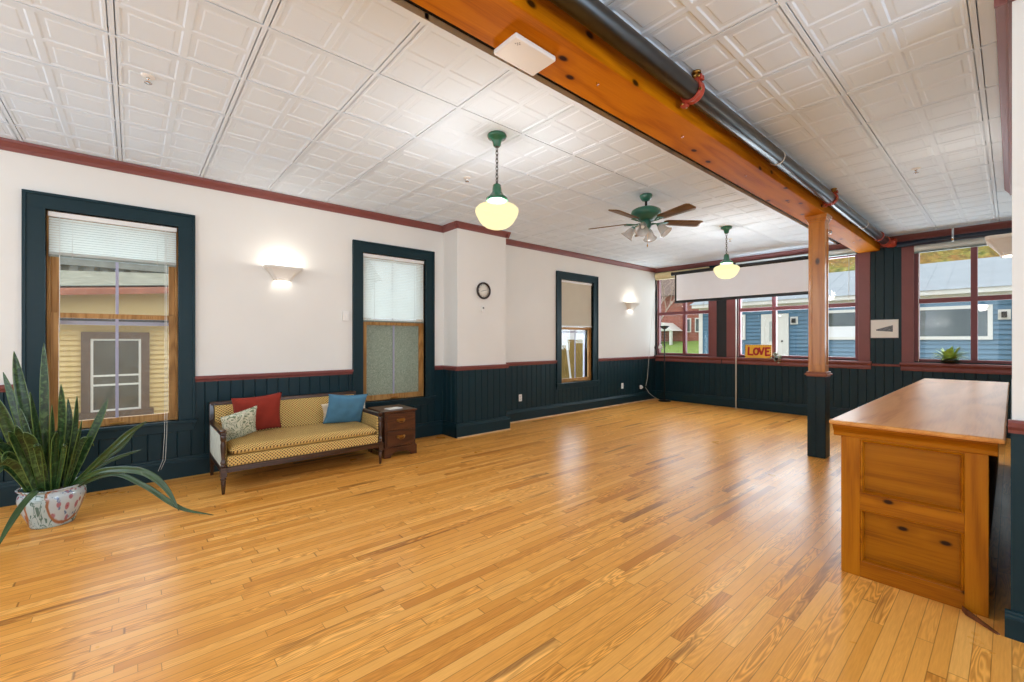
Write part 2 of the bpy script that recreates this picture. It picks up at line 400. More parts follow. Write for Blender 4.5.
    def build(s, name, m, parent=None, bevel=0.0, mtx=None, recalc=True, solid=0.0, sub=0, origin=None):
        if recalc: bmesh.ops.recalc_face_normals(s.bm, faces=s.bm.faces)
        if mtx is not None: s.bm.transform(mtx)
        me = bpy.data.meshes.new(name)
        o = bpy.data.objects.new(name, me)
        if parent is None and origin is not None:
            s.bm.transform(Matrix.Translation(-Vector(origin))); o.location = origin
        s.bm.to_mesh(me); s.bm.free(); me.materials.append(m); COL.objects.link(o)
        if parent is not None:
            o.parent = parent
        if solid: q = o.modifiers.new('thick', 'SOLIDIFY'); q.thickness = solid; q.offset = 0
        if bevel: q = o.modifiers.new('bevel', 'BEVEL'); q.width = bevel; q.segments = 2; q.limit_method = 'ANGLE'
        if sub: q = o.modifiers.new('sub', 'SUBSURF'); q.levels = sub; q.render_levels = sub
        return o

def build_split(mb, name, m, parent, bevel=0.0, mtx=None):
    """one object for every separate piece in mb"""
    seen = set(); groups = []
    for v in mb.bm.verts:
        if v in seen: continue
        st, g = [v], []
        seen.add(v)
        while st:
            q = st.pop(); g.append(q)
            for e in q.link_edges:
                w = e.other_vert(q)
                if w not in seen: seen.add(w); st.append(w)
        groups.append(g)
    out = []
    for g in groups:
        n = MB(); mp = {v: n.bm.verts.new(v.co) for v in g}; fs = {f for v in g for f in v.link_faces}
        for f in fs: n.bm.faces.new([mp[v] for v in f.verts]).smooth = f.smooth
        out.append(n.build(name, m, parent, bevel, mtx))
    mb.bm.free()
    return out
def tag(o, label, cat, group=None, kind=None):
    o['label'] = label; o['category'] = cat
    if group: o['group'] = group
    if kind: o['kind'] = kind
    return o
def thing(name, label, cat, loc=(0, 0, 0), rz=0.0, group=None):
    o = bpy.data.objects.new(name, None); COL.objects.link(o); o.empty_display_size = 0.1
    o.location = loc; o.rotation_euler = (0, 0, rz)
    return tag(o, label, cat, group)
def struct(o): o['kind'] = 'structure'; return o
def sempty(name, loc=(0, 0, 0)):
    o = bpy.data.objects.new(name, None); COL.objects.link(o); o.location = loc; return struct(o)
def copy_tree(o, parent=None):
    c = o.copy(); COL.objects.link(c)
    if parent is not None: c.parent = parent
    for ch in list(o.children): copy_tree(ch, c)
    return c

def wallholes(mb, a0, a1, z0, z1, n0, n1, holes):
    cuts = sorted({a0, a1, *[q for h in holes for q in h[:2]]})
    for x0, x1 in zip(cuts, cuts[1:]):
        hs = [h for h in holes if h[0] <= x0 + 1e-6 and h[1] >= x1 - 1e-6]
        if hs:
            h = hs[0]
            if h[2] > z0: mb.box(x0, x1, n0, n1, z0, h[2])
            if h[3] < z1: mb.box(x0, x1, n0, n1, h[3], z1)
        else: mb.box(x0, x1, n0, n1, z0, z1)
def beadboard(mb, a0, a1, z0, z1, n=0.014, pitch=0.112, back=0.0):
    """vertical V-grooved boards; one closed profile swept up"""
    prof = [(a0, back), (a0, n)]
    k = math.ceil(a0 / pitch)
    while k * pitch < a1 - 0.006:
        g = k * pitch
        if g > a0 + 0.006: prof += [(g - 0.006, n), (g - 0.0015, n - 0.008), (g + 0.0015, n - 0.008), (g + 0.006, n)]
        k += 1
    prof += [(a1, n), (a1, back)]
    mb.prism(prof, z0, z1, 'z')

H = 2.985
# ------------------------------------------------------------------ room shell
RX, BY = 3.0, -3.5
struct(MB().box(LW - 0.25, RX + 0.25, BY - 0.25, FW + 0.25, -0.12, 0.0).build('floor', M['floor']))

WINL = [(-0.683, 0.476), (2.076, 3.232), (5.768, 6.954)]
OZ0, OZ1 = 0.56, 2.465
holesL = [(a + 0.13, b - 0.13, OZ0, OZ1) for a, b in WINL]
m = MB(LEFT); wallholes(m, BY - 0.25, FW + 0.25, 0, 3.2, -0.25, 0, holesL)
struct(m.build('wall_left', M['cream']))
PX0, PX1, PN = 3.40, 4.28, 0.36            # chimney-like pilaster on the left wall
struct(MB(LEFT).box(PX0, PX1, 0, PN, 0, H + 0.1).build('wall_pilaster', M['cream']))

# far wall: three window bays
FH = [(-5.385, -4.136, 1.02, 2.82), (-3.61, -1.67, 1.02, 2.82), (-0.996, 0.35, 1.02, 2.82)]
m = MB(FAR); wallholes(m, LW - 0.25, 0.85, 0, 3.2, -0.22, 0, FH)
struct(m.build('wall_far', M['teal']))
# the wall end beside the counter
m = MB(); m.box(0, RX + 0.25, PY, PY + 0.2, 0, 3.2); m.box(0, 0.2, PY + 0.2, 7.1, 0, 3.2); m.box(0.6, 0.8, 7.1, FW, 0, 3.2); m.box(0.2, 0.8, 6.9, 7.1, 0, 3.2)
struct(m.build('wall_right', M['cream']))
# unseen back and right walls, window openings added for the fill lamps
m = MB(lambda a, n, z: (a, BY - n, z)); wallholes(m, LW - 0.25, RX + 0.25, 0, 3.2, 0, 0.2, [(-4.9, -3.1, 0.6, 2.8), (-2.1, -0.3, 0.6, 2.8)])
struct(m.build('wall_back', M['cream']))
m = MB(lambda a, n, z: (RX + n, a, z)); wallholes(m, BY - 0.2, PY + 0.2, 0, 3.2, 0, 0.2, [(-3.4, -1.5, 0.6, 2.8), (1.0, 2.9, 0.6, 2.8)])
struct(m.build('wall_side', M['cream']))

# ceiling: coffered two-foot tiles in a T-bar grid
def ceiling():
    mb = MB(); bm = mb.bm
    def ringq(x0, x1, y0, y1, z0, X0, X1, Y0, Y1, z1):
        a = [bm.verts.new(p) for p in ((x0, y0, z0), (x1, y0, z0), (x1, y1, z0), (x0, y1, z0))]
        b = [bm.verts.new(p) for p in ((X0, Y0, z1), (X1, Y0, z1), (X1, Y1, z1), (X0, Y1, z1))]
        for i in range(4): bm.faces.new([a[i], a[(i + 1) % 4], b[(i + 1) % 4], b[i]])
    def coffer(x0, x1, y0, y1):
        st = [(0, 0.002), (0.015, 0.002), (0.024, 0.0068), (0.047, 0.0068), (0.054, 0.004)]
        if min(x1 - x0, y1 - y0) < 0.12: st = st[:2]
        for (d0, h0), (d1, h1) in zip(st, st[1:]):
            ringq(x0 + d0, x1 - d0, y0 + d0, y1 - d0, H + h0, x0 + d1, x1 - d1, y0 + d1, y1 - d1, H + h1)
        d, h = st[-1]; mb.quad((x0 + d, y0 + d, H + h), (x1 - d, y0 + d, H + h), (x1 - d, y1 - d, H + h), (x0 + d, y1 - d, H + h))
    P = 0.6065
    def field(xa, xb, ya, yb, ox, oy):
        i0, i1 = math.floor((xa - ox) / P), math.ceil((xb - ox) / P)
        j0, j1 = math.floor((ya - oy) / P), math.ceil((yb - oy) / P)
        for i in range(i0, i1):
            for j in range(j0, j1):
                for k in (0, 1):
                    for q in (0, 1):
                        x0 = ox + i * P + (0.017 if k == 0 else P / 2); x1 = ox + i * P + (P / 2 if k == 0 else P - 0.017)
                        y0 = oy + j * P + (0.017 if q == 0 else P / 2); y1 = oy + j * P + (P / 2 if q == 0 else P - 0.017)
                        x0, x1, y0, y1 = max(x0, xa), min(x1, xb), max(y0, ya), min(y1, yb)
                        if x1 - x0 > 0.01 and y1 - y0 > 0.01: coffer(x0, x1, y0, y1)
        for i in range(i0, i1 + 1):
            x = ox + i * P
            if xa + 0.02 < x < xb - 0.02: mb.box(x - 0.012, x + 0.012, ya, yb, H, H + 0.03)
        for j in range(j0, j1 + 1):
            y = oy + j * P
            if ya + 0.02 < y < yb - 0.02: mb.box(xa, xb, y - 0.0118, y + 0.0118, H + 0.0005, H + 0.0295)
    field(LW, -1.96, BY, FW, -1.962, -0.08)
    field(-1.395, 0.0, BY, FW, -0.735, -0.05)
    field(0.0, RX, BY, PY, -0.735, -0.05)
    mb.box(-1.995, -1.96, BY, FW, H - 0.006, H + 0.03)      # edge angle beside the beam
    mb.box(LW - 0.2, -1.95, BY - 0.2, FW + 0.2, H + 0.04, 3.2)
    mb.box(-1.38, RX + 0.2, BY - 0.2, FW + 0.2, H + 0.04, 3.2)
    o = mb.build('ceiling', M['ceil'], recalc=False)
    return struct(o)
ceiling()
struct(MB().box(-1.958, -1.38, BY, FW, H + 0.03, 3.1).build('gap_shade', M['void']))  # backing sheet painted near black for the shade in the gap beside the beam

# crown mouldings, chair rails, baseboards, wainscot
CR = [(0, H - 0.085), (0.012, H - 0.085), (0.018, H - 0.07), (0.022, H - 0.06), (0.045, H - 0.028), (0.052, H - 0.02), (0.055, H - 0.001), (0, H - 0.001)]
def crown_run(f, segs, name):
    mb = MB(f)
    for a0, a1, off in segs: mb.prism([(n + off, z) for n, z in CR], a0, a1, 'a')
    return mb
m = crown_run(LEFT, [(BY, PX0, 0), (PX1, FW, 0), (PX0 - 0.055, PX1 + 0.055, PN)], 'x')
m.f = lambda a, n, z: (LW + a, PX0 - n, z); m.prism(CR, 0.0, PN + 0.055, 'a')
m.f = lambda a, n, z: (LW + a, PX1 + n, z); m.prism(CR, 0.0, PN + 0.055, 'a')
struct(m.build('trim_2', M['burg']))
m = crown_run(FAR, [(LW, 0.6, 0)], 'x'); m.box(-1.9, 0.6, 0, 0.012, 2.82, H - 0.08)
struct(m.build('trim_3', M['burg']))
m = crown_run(SIDE, [(PY - 0.055, 7.1, 0)], 'x'); m.f = PIER; m.prism(CR, -0.055, RX, 'a')
struct(m.build('trim_4', M['burg']))

RAIL = [(0, 0.925), (0.016, 0.925), (0.020, 0.94), (0.034, 0.955), (0.038, 0.975), (0.03, 0.985), (0, 0.985)]
def spans(lo, hi, cuts):
    out = []; p = lo
    for a, b in cuts:
        out.append((p, a)); p = b
    out.append((p, hi)); return out
m = MB(LEFT)
for a0, a1 in spans(BY, FW, [WINL[0], WINL[1], (PX0, PX1), WINL[2]]): m.prism(RAIL, a0, a1, 'a')
m.prism([(n + PN, z) for n, z in RAIL], PX0 - 0.038, PX1 + 0.038, 'a')
m.f = lambda a, n, z: (LW + a, PX0 - n, z); m.prism(RAIL, 0.0, PN + 0.03, 'a')
m.f = lambda a, n, z: (LW + a, PX1 + n, z); m.prism(RAIL, 0.0, PN + 0.03, 'a')
struct(m.build('trim_5', M['burg']))
m = MB(PIER); m.prism(RAIL, -0.012, RX, 'a')
struct(m.build('trim_6', M['burg']))

m = MB(LEFT)
for a0, a1 in spans(BY, FW, [WINL[0], WINL[1], (PX0, PX1), WINL[2]]): beadboard(m, a0, a1, 0.0, 0.93)
for a0, a1 in WINL: beadboard(m, a0, a1, 0.0, 0.5)
m.f = lambda a, n, z: (LW + PN + n, a, z); beadboard(m, PX0 - 0.012, PX1 + 0.012, 0, 0.93)
m.f = lambda a, n, z: (LW + a, PX0 - n, z); beadboard(m, 0.014, PN, 0, 0.93)
m.f = lambda a, n, z: (LW + a, PX1 + n, z); beadboard(m, 0.014, PN, 0, 0.93)
struct(m.build('trim_7', M['teal']))
m = MB(FAR); beadboard(m, LW, 0.6, 0, 0.9, 0.014)
for a0, a1 in ((-4.0, -3.8), (-1.521, -1.136)): beadboard(m, a0, a1, 0.9, 2.83, 0.014)
struct(m.build('trim_8', M['teal']))
m = MB(PIER); beadboard(m, -0.004, RX, 0, 0.93); m.f = SIDE; m.box(PY, 7.1, 0, 0.004, 0, 0.93)
struct(m.build('trim_9', M['teal']))

BASE = [(0, 0), (0.034, 0), (0.034, 0.15), (0.028, 0.158), (0.026, 0.172), (0.018, 0.182), (0.016, 0.195), (0, 0.195)]
m = MB(LEFT)
for a0, a1 in spans(BY, FW, [(PX0, PX1)]): m.prism([(n + 0.013, z) for n, z in BASE], a0, a1, 'a')
m.prism([(n + 0.013 + PN, z) for n, z in BASE], PX0 - 0.047, PX1 + 0.047, 'a')
m.f = lambda a, n, z: (LW + a, PX0 - 0.013 - n, z); m.prism(BASE, 0.0, PN + 0.04, 'a')
m.f = lambda a, n, z: (LW + a, PX1 + 0.013 + n, z); m.prism(BASE, 0.0, PN + 0.04, 'a')
struct(m.build('baseboard_left', M['teal']))
m = MB(FAR); m.prism([(n + 0.013, z) for n, z in BASE], LW, 0.6, 'a'); struct(m.build('baseboard_far', M['teal']))
B2 = [(n + 0.013, z * 0.6) for n, z in BASE]
m = MB(PIER); m.prism(B2, -0.022, RX, 'a'); struct(m.build('baseboard_right', M['teal']))
m = MB(LEFT); m.prism([(0.047, 0), (0.062, 0), (0.058, 0.012), (0.047, 0.016)], PX1 + 0.06, FW, 'a')
m.prism([(0.047 + PN, 0), (0.062 + PN, 0), (0.058 + PN, 0.01), (0.047 + PN, 0.012)], PX0 - 0.03, PX1 + 0.047, 'a')
struct(m.build('gap_shade0', M['shoe']))

# ------------------------------------------------------------------ windows of the left wall
def left_window(k, a0, a1, lower, muntin):
    root = sempty('window_%d' % k, (LW, (a0 + a1) / 2, 0))
    c = 0.13; z1 = OZ1 + c
    F = LEFT
    def g(mb): return mb
    inv = Matrix.Translation(-Vector(root.location))
    m = MB(F)
    for s0, s1 in ((a0, a0 + c), (a1 - c, a1)):
        m.box(s0, s1, 0, 0.024, 0.5, z1)
    m.box(a0, a1, 0, 0.0245, OZ1, z1)
    for s0, s1 in ((a0 - 0.004, a0 + 0.02), (a1 - 0.02, a1 + 0.004)): m.box(s0, s1, 0, 0.036, 0.5, z1 + 0.004)
    m.box(a0 - 0.004, a1 + 0.004, 0, 0.0365, z1 - 0.02, z1 + 0.005)
    m.build('casing', M['teal'], root, 0.003, inv)
    m = MB(F)                                       # painted jamb lining
    m.box(a0 + c - 0.006, a0 + c, -0.24, 0.0, OZ0, OZ1); m.box(a1 - c, a1 - c + 0.006, -0.24, 0, OZ0, OZ1)
    m.box(a0 + c, a1 - c, -0.24, 0, OZ1, OZ1 + 0.006)
    m.build('jamb', M['teal'], root, 0, inv)
    m = MB(F); m.box(a0 - 0.02, a1 + 0.02, -0.10, 0.055, 0.53, 0.56); m.box(a0, a1, 0, 0.026, 0.45, 0.53)
    m.build('sill', M['teal'], root, 0.004, inv)
    i0, i1 = a0 + c, a1 - c
    m = MB(F)                                       # oak stops and sashes
    for s0, s1 in ((i0, i0 + 0.022), (i1 - 0.022, i1)): m.box(s0, s1, -0.12, -0.045, OZ0, OZ1)
    m.box(i0 + 0.022, i1 - 0.022, -0.12, -0.045, OZ1 - 0.03, OZ1)
    m.build('stop', M['oak'], root, 0.002, inv)
    def sash(z0, z1_, n0, n1, name, bot, top):
        w = 0.05; j0, j1 = i0 + 0.022, i1 - 0.022
        m = MB(F)
        m.box(j0, j0 + w, n0, n1, z0, z1_); m.box(j1 - w, j1, n0, n1, z0, z1_)
        m.box(j0 + w, j1 - w, n0, n1, z0, z0 + bot); m.box(j0 + w, j1 - w, n0, n1, z1_ - top, z1_)
        o = m.build(name, M['oak'], root, 0.003, inv)
        return o, j0 + w, j1 - w, z0 + bot, z1_ - top
    s1_, x0, x1, y0, y1 = sash(1.545, OZ1 - 0.03, -0.115, -0.085, 'sash', 0.04, 0.05)
    MB(F).box(x0, x1, -0.103, -0.099, y0, y1).build('pane', M['dirty'] if k != 3 else M['glass'], s1_, 0, inv)
    if muntin: MB(F).box((x0 + x1) / 2 - 0.011, (x0 + x1) / 2 + 0.011, -0.098, -0.086, y0, y1).build('muntin', M['lilac'], s1_, 0.002, inv)
    s2_, x0, x1, y0, y1 = sash(OZ0, 1.59, -0.08, -0.05, 'sash', 0.07, 0.045)
    MB(F).box(x0, x1, -0.068, -0.064, y0, y1).build('pane', lower, s2_, 0, inv)
    MB(F).box((x0 + x1) / 2 - 0.011, (x0 + x1) / 2 + 0.011, -0.063, -0.051, y0, y1).build('muntin', M['lilac'], s2_, 0.002, inv)
    m = MB(F); m.box((x0 + x1) / 2 - 0.05, (x0 + x1) / 2 + 0.05, -0.05, -0.03, OZ0 + 0.012, OZ0 + 0.03); m.build('sash_lift', M['brass'], s2_, 0.004, inv)
    m = MB(F); m.box(i0, i1, -0.215, -0.19, 1.49, 1.525); m.box(i0, i0 + 0.025, -0.215, -0.19, OZ0, OZ1); m.box(i1 - 0.025, i1, -0.215, -0.19, OZ0, OZ1); m.build('storm_bar', M['lilac'], root, 0, inv)
    return i0, i1
for k, (a0, a1) in enumerate(WINL):
    left_window(k + 1, a0, a1, (M['dirty'], M['frosted'], M['glass'])[k], k < 2)

def left_blind(a0, a1, zbot, label, slats=True, cordlen=0.0, m_=None):
    i0, i1 = a0 + 0.13 + 0.012, a1 - 0.13 - 0.012
    r = thing('window_blind', label, 'blind', (LW, (a0 + a1) / 2, 2.44)); inv = Matrix.Translation(-Vector(r.location)); F = LEFT
    MB(F).box(i0, i1, -0.043, -0.008, 2.415, 2.455).build('head_rail', M['white'], r, 0.003, inv)
    m = MB(F)
    if slats:
        p = 0.0215; z = 2.405
        n = int((2.405 - zbot - 0.03) / p)
        for q in range(n):
            zz = 2.40 - q * p
            prof = [(-0.036, zz - 0.004), (-0.026, zz - 0.0085), (-0.016, zz - 0.0125), (-0.016, zz - 0.0115), (-0.026, zz - 0.0072), (-0.036, zz - 0.0025)]
            prof = [(-0.033, zz + 0.0075), (-0.0265, zz - 0.002), (-0.0195, zz - 0.0138), (-0.0205, zz - 0.0143), (-0.0275, zz - 0.003), (-0.034, zz + 0.007)]
            m.prism(prof, i0 + 0.004, i1 - 0.004, 'a')
        for q in range(9): m.box(i0 + 0.004, i1 - 0.004, -0.038, -0.014, zbot + 0.018 + q * 0.003, zbot + 0.0195 + q * 0.003)
        m.build('slat_panel', M['blind'], r, 0, inv)
    else:
        m.box(i0 + 0.006, i1 - 0.006, -0.028, -0.026, zbot, 2.43); m.build('fabric', m_, r, 0, inv)
    MB(F).box(i0 + 0.003, i1 - 0.003, -0.038, -0.014, zbot, zbot + 0.018).build('bottom_rail', M['blindrail'] if slats else M['white'], r, 0.003, inv)
    m = MB(F)
    for q in ((0.17, 0.83) if slats else ()):
        a = i0 + (i1 - i0) * q
        m.tube([(a, -0.012, 2.41), (a, -0.012, zbot)], 0.0013, 5)
    if slats: build_split(m, 'ladder_cord', M['string'], r, 0, inv)
    if cordlen:
        a = i1 - 0.09; m = MB(F)
        pts = [(a, -0.004, 2.41), (a, -0.004, 0.9), (a - 0.004, 0.03, 0.62), (a - 0.006, 0.062, 0.55), (a - 0.008, 0.066, 0.45), (a - 0.02, 0.068, 0.2), (a - 0.055, 0.069, cordlen)]
        m.tube(pts, 0.0022, 6); m.tube([(p[0] + 0.008 + 0.012 * (2.4 - p[2]) / 2.4, p[1], p[2]) for p in pts[:-1]] + [(a - 0.035, 0.069, cordlen + 0.01)], 0.0022, 6)
        build_split(m, 'pull_cord', M['string'], r, 0, inv)
        m = MB(F); b = i0 + 0.07; m.tube([(b, -0.004, 2.41), (b, -0.004, 1.42)], 0.003, 6); m.build('tilt_wand', M['string'], r, 0, inv)
    return r
left_blind(*WINL[0], 2.07, 'white slatted blind drawn a quarter down over the window behind the snake plant', True, 0.10)
left_blind(*WINL[1], 1.585, 'white slatted blind drawn halfway down over the window behind the nightstand', True)
M['shade'] = paint('beige_roller_fabric', sl(196, 186, 166), 0.8, 0.02)
left_blind(*WINL[2], 1.60, 'beige roller shade halfway down the window beyond the clock', False, 0, M['shade'])

# ------------------------------------------------------------------ windows of the far wall
def far_window(k, a0, a1, mulls, left_trim, right_trim, sill):
    root = sempty('window_%d' % k, ((a0 + a1) / 2, FW, 0)); inv = Matrix.Translation(-Vector(root.location)); F = FAR
    z0, z1 = 1.02, 2.82
    m = MB(F)
    if left_trim: m.box(left_trim, a0 + 0.004, 0, 0.026, 0.97, z1 + 0.004)
    if right_trim: m.box(a1 - 0.004, right_trim, 0, 0.026, 0.97, z1 + 0.004)
    m.build('casing', M['burg'], root, 0.004, inv)
    s0, s1 = sill
    m = MB(F); m.prism([(0, 0.965), (0.07, 0.965), (0.075, 0.975), (0.07, 1.0), (0.0, 1.005), (-0.2, 1.03), (-0.2, 0.99), (0, 0.97)], s0, s1, 'a')
    m.prism([(0.0, 0.872), (0.03, 0.872), (0.036, 0.9), (0.026, 0.935), (0.05, 0.965), (0.0, 0.965)], s0 + 0.01, s1 - 0.01, 'a')
    m.build('sill', M['burg'], root, 0.003, inv)
    m = MB(F); w = 0.058
    n0, n1 = -0.11, -0.03
    m.box(a0, a0 + w, n0, n1, z0, z1); m.box(a1 - w, a1, n0, n1, z0, z1); m.box(a0 + w, a1 - w, n0, n1, z0, z0 + 0.04); m.box(a0 + w, a1 - w, n0, n1, z1 - 0.06, z1)
    for q in mulls: m.box(q - 0.035, q + 0.035, n0, n1, z0 + 0.04, z1 - 0.06)
    m.box(a0 + w, a1 - w, n0 + 0.005, n1 - 0.005, 1.91, 1.98)
    fr = m.build('sash_frame', M['burgd'], root, 0.004, inv)
    m = MB(F); ed = [a0 + w] + [q for q in mulls for _ in (0, 1)] + [a1 - w]
    lit = []
    xs = [a0 + w] + list(mulls) + [a1 - w]
    for i in range(len(xs) - 1):
        p0 = xs[i] + (0.035 if i else 0); p1 = xs[i + 1] - (0.035 if i < len(xs) - 2 else 0)
        for za, zb in ((z0 + 0.04, 1.91), (1.98, z1 - 0.06)):
            MB(F).box(p0, p1, -0.075, -0.071, za, zb).build('pane', M['glass'], root, 0, inv)
far_window(4, -5.385, -4.136, [-4.728], 0, -4.0, (-5.40, -3.9))
far_window(5, -3.61, -1.67, [-2.953, -2.31], -3.80, -1.521, (-3.9, -1.50))
far_window(6, -0.996, 0.35, [-0.358], -1.136, 0, (-1.155, 0.5))
m = MB(FAR); m.prism([(0.014, 0.93), (0.036, 0.93), (0.042, 0.95), (0.03, 0.965), (0.014, 0.965)], -1.50, -1.155, 'a'); struct(m.build('gap_shade1', M['burg']))
m = MB(FAR); m.box(-4.0, -3.8, 0.014, 0.02, 1.0, 2.82); struct(m.build('gap_shade2', M['black']))

def roll_blind(a0, a1, z0, z1, n0, label, mt):
    r = thing('roller_blind', label, 'blind', ((a0 + a1) / 2, FW - n0, z0)); inv = Matrix.Translation(-Vector(r.location))
    c = (z0 + z1) / 2; rr = (z1 - z0) / 2
    prof = [(n0 + 0.012 + rr * math.cos(t) * 0.8, c + rr * math.sin(t)) for t in [2 * PI * i / 14 for i in range(14)]]
    MB(FAR).prism(prof, a0, a1, 'a').build('rolled_slats', mt, r, 0, inv)
    m = MB(FAR); m.box(a0, a1, n0 - 0.02, n0 + 0.05, z0 - 0.022, z0 - 0.004); m.build('bottom_rail', M['blindrail'] if mt is M['blind'] else mt, r, 0.003, inv)
    m = MB(FAR); m.tube([(a1 - 0.1, n0 + 0.04, z0), (a1 - 0.1, n0 + 0.04, z0 - 0.75)], 0.004, 6); m.tube([(a0 + 0.05, n0 + 0.04, z0), (a0 + 0.05, n0 + 0.04, 1.02)], 0.0025, 6)
    build_split(m, 'pull_cord', M['string'], r, 0, inv)
M['cane'] = paint('pale_cane', sl(214, 196, 150), 0.6, 0.05, 30)
roll_blind(-5.36, -4.15, 2.74, 2.88, 0.035, 'pale cane blind rolled up in the corner behind the projection screen', M['cane'])
roll_blind(-3.60, -1.69, 2.80, 2.885, 0.035, 'white blind rolled up behind the wooden post', M['blind'])
roll_blind(-0.985, 0.33, 2.70, 2.80, 0.035, 'white blind rolled up above the small sill plant', M['blind'])

# ------------------------------------------------------------------ post, beam, pipes
bx = thing('ceiling_beam', 'long knotty varnished pine beam crossing the ceiling', 'beam', (-1.535, 0, 2.785))
inv = Matrix.Translation(-Vector(bx.location))
MB().box(-1.675, -1.395, BY, FW - 0.03, 2.785, H + 0.028).build('timber', M['beam'], bx, 0.006, inv)
m = MB()
for yy in (0.7, 1.95, 2.9, 4.0, 5.1, 6.6, 7.9):
    m.tube([(-1.52, yy, 2.786), (-1.52, yy, 2.77), (-1.512, yy, 2.762), (-1.505, yy, 2.77), (-1.508, yy, 2.775)], 0.0022, 6)
build_split(m, 'cup_hook', M['chrome'], bx, 0, inv)

p = thing('support_post', 'square pine post with dark teal base holding up the beam', 'post', (-1.478, 6.015, 0)); inv = Matrix.Translation(-Vector(p.location))
x0, x1, y0, y1 = -1.562, -1.394, 5.93, 6.10
m = MB(); m.box(x0, x1, y0, y1, 0, 0.93)
o = MB(); 
for (q0, q1) in ((x0 - 0.004, (x0 + x1) / 2 - 0.004), ((x0 + x1) / 2 + 0.004, x1 + 0.002)): m.box(q0, q1, y0 - 0.006, y0, 0.004, 0.928)
m.box(x1, x1 + 0.006, y0 - 0.002, y1 + 0.002, 0.004, 0.928)
m.build('base', M['teal'], p, 0.004, inv)
m = MB()
for e, za, zb in ((0.012, 0.93, 0.945), (0.026, 0.945, 0.965), (0.014, 0.965, 0.985)): m.box(x0 - e, x1 + e, y0 - e, y1 + e, za, zb)
m.build('collar', M['postcap'], p, 0.004, inv)
m = MB(); e = 0.004
m.box(x0 + 0.012, x1 - 0.012, y0 + 0.012, y1 - 0.012, 0.985, 2.785)
for cx_ in (x0 + e, x1 - e - 0.036):
    for cy_ in (y0 + e, y1 - e - 0.036): m.box(cx_, cx_ + 0.036, cy_, cy_ + 0.036, 0.985, 2.70)
for za, zb in ((0.985, 1.06), (2.63, 2.70)): m.box(x0 + e + 0.001, x1 - e - 0.001, y0 + e + 0.001, y1 - e - 0.001, za, zb)
m.build('shaft', M['pinepost'], p, 0.003, inv)
m = MB()
for e, za, zb in ((0.006, 2.70, 2.72), (0.014, 2.72, 2.745), (0.024, 2.745, 2.77), (0.03, 2.77, 2.785)): m.box(x0 - e + 0.004, x1 + e - 0.004, y0 - e + 0.004, y1 + e - 0.004, za, zb)
m.build('capital', M['pinepost'], p, 0.003, inv)

PC = (-1.30, 2.886)
sp = thing('sprinkler_pipe', 'thick dark steel sprinkler pipe running beside the pine beam', 'pipe', (PC[0], 0, PC[1])); inv = Matrix.Translation(-Vector(sp.location))
MB().lathe([(0.057, BY), (0.057, 8.82)], (PC[0], 0, PC[1]), 28, 'y').build('pipe', M['steel'], sp, 0, inv)
def coupling(y):
    m = MB()
    m.lathe([(0.0572, -0.028), (0.068, -0.028), (0.071, -0.02), (0.066, -0.008), (0.066, 0.008), (0.071, 0.02), (0.068, 0.028), (0.0572, 0.028)], (PC[0], y, PC[1]), 28, 'y')
    for s in (1,):
        d = Vector((math.cos(0.9), 0, math.sin(0.9))) * 0.078
        m.box(PC[0] + d.x - 0.02, PC[0] + d.x + 0.02, y - 0.022, y + 0.022, PC[1] + d.z - 0.014, PC[1] + d.z + 0.014)
        m.box(PC[0] - d.x - 0.02, PC[0] - d.x + 0.02, y - 0.022, y + 0.022, PC[1] - d.z - 0.014, PC[1] - d.z + 0.014)
    c = m.build('coupling', M['red'], sp, 0.003, inv)
    m = MB()
    for s in (1, -1):
        d = Vector((math.cos(0.9), 0, math.sin(0.9))) * 0.084 * s
        for q in (0.034,):
            m.tube([(PC[0] + d.x, y - q, PC[1] + d.z), (PC[0] + d.x, y + q, PC[1] + d.z)], 0.008, 8)
    m.tube([(PC[0] + 0.066, y - 0.033, PC[1] - 0.02), (PC[0] + 0.066, y - 0.02, PC[1] - 0.02)], 0.008, 8)
    build_split(m, 'bolt', M['brass'], c, 0, inv)
    m = MB(); m.tube([(PC[0] + 0.02, y - 0.015, PC[1] + 0.06), (PC[0] + 0.035, y - 0.015, H - 0.004)], 0.017, 10); m.tube([(PC[0] + 0.035, y - 0.015, H - 0.012), (PC[0] + 0.035, y - 0.015, H - 0.001)], 0.028, 12)
    build_split(m, 'stub', M['brass'], c, 0, inv)
for y in (2.61, 5.73): coupling(y)
for y in (4.1, 7.3):
    m = MB(); m.lathe([(0.0575, -0.006), (0.061, -0.006), (0.061, 0.006), (0.0575, 0.006)], (PC[0], y, PC[1]), 28, 'y'); m.tube([(PC[0], y, PC[1] + 0.06), (PC[0], y, H - 0.001)], 0.005, 8)
    m.build('hanger', M['white'], sp, 0, inv)
m = MB(); m.lathe([(0.0572, 8.3), (0.07, 8.3), (0.07, 8.35), (0.0572, 8.35)], (PC[0], 0, PC[1]), 24, 'y'); m.build('coupling', M['red'], sp, 0, inv)
m = MB()
m.lathe([(0.03, 8.78), (0.072, 8.78), (0.074, 8.83), (0.066, 8.86), (0.07, 8.9), (0.07, 8.96), (0.02, 8.97)], (PC[0], 0, PC[1]), 24, 'y')
m.lathe([(0.02, 0.0), (0.066, 0.01), (0.07, 0.09), (0.062, 0.12), (0.045, 0.13)], (PC[0], 8.93, PC[1] - 0.02), 24, 'x')
m.build('elbow', M['red'], sp, 0.002, inv)
np_ = thing('feed_pipe', 'navy painted pipe running level above the right-most far window', 'pipe', (-1.17, 8.93, 2.82)); inv = Matrix.Translation(-Vector(np_.location))
MB().lathe([(0.044, -1.17), (0.044, 0.6)], (0, 8.93, 2.82), 20, 'x').build('pipe', M['navy'], np_, 0, inv)
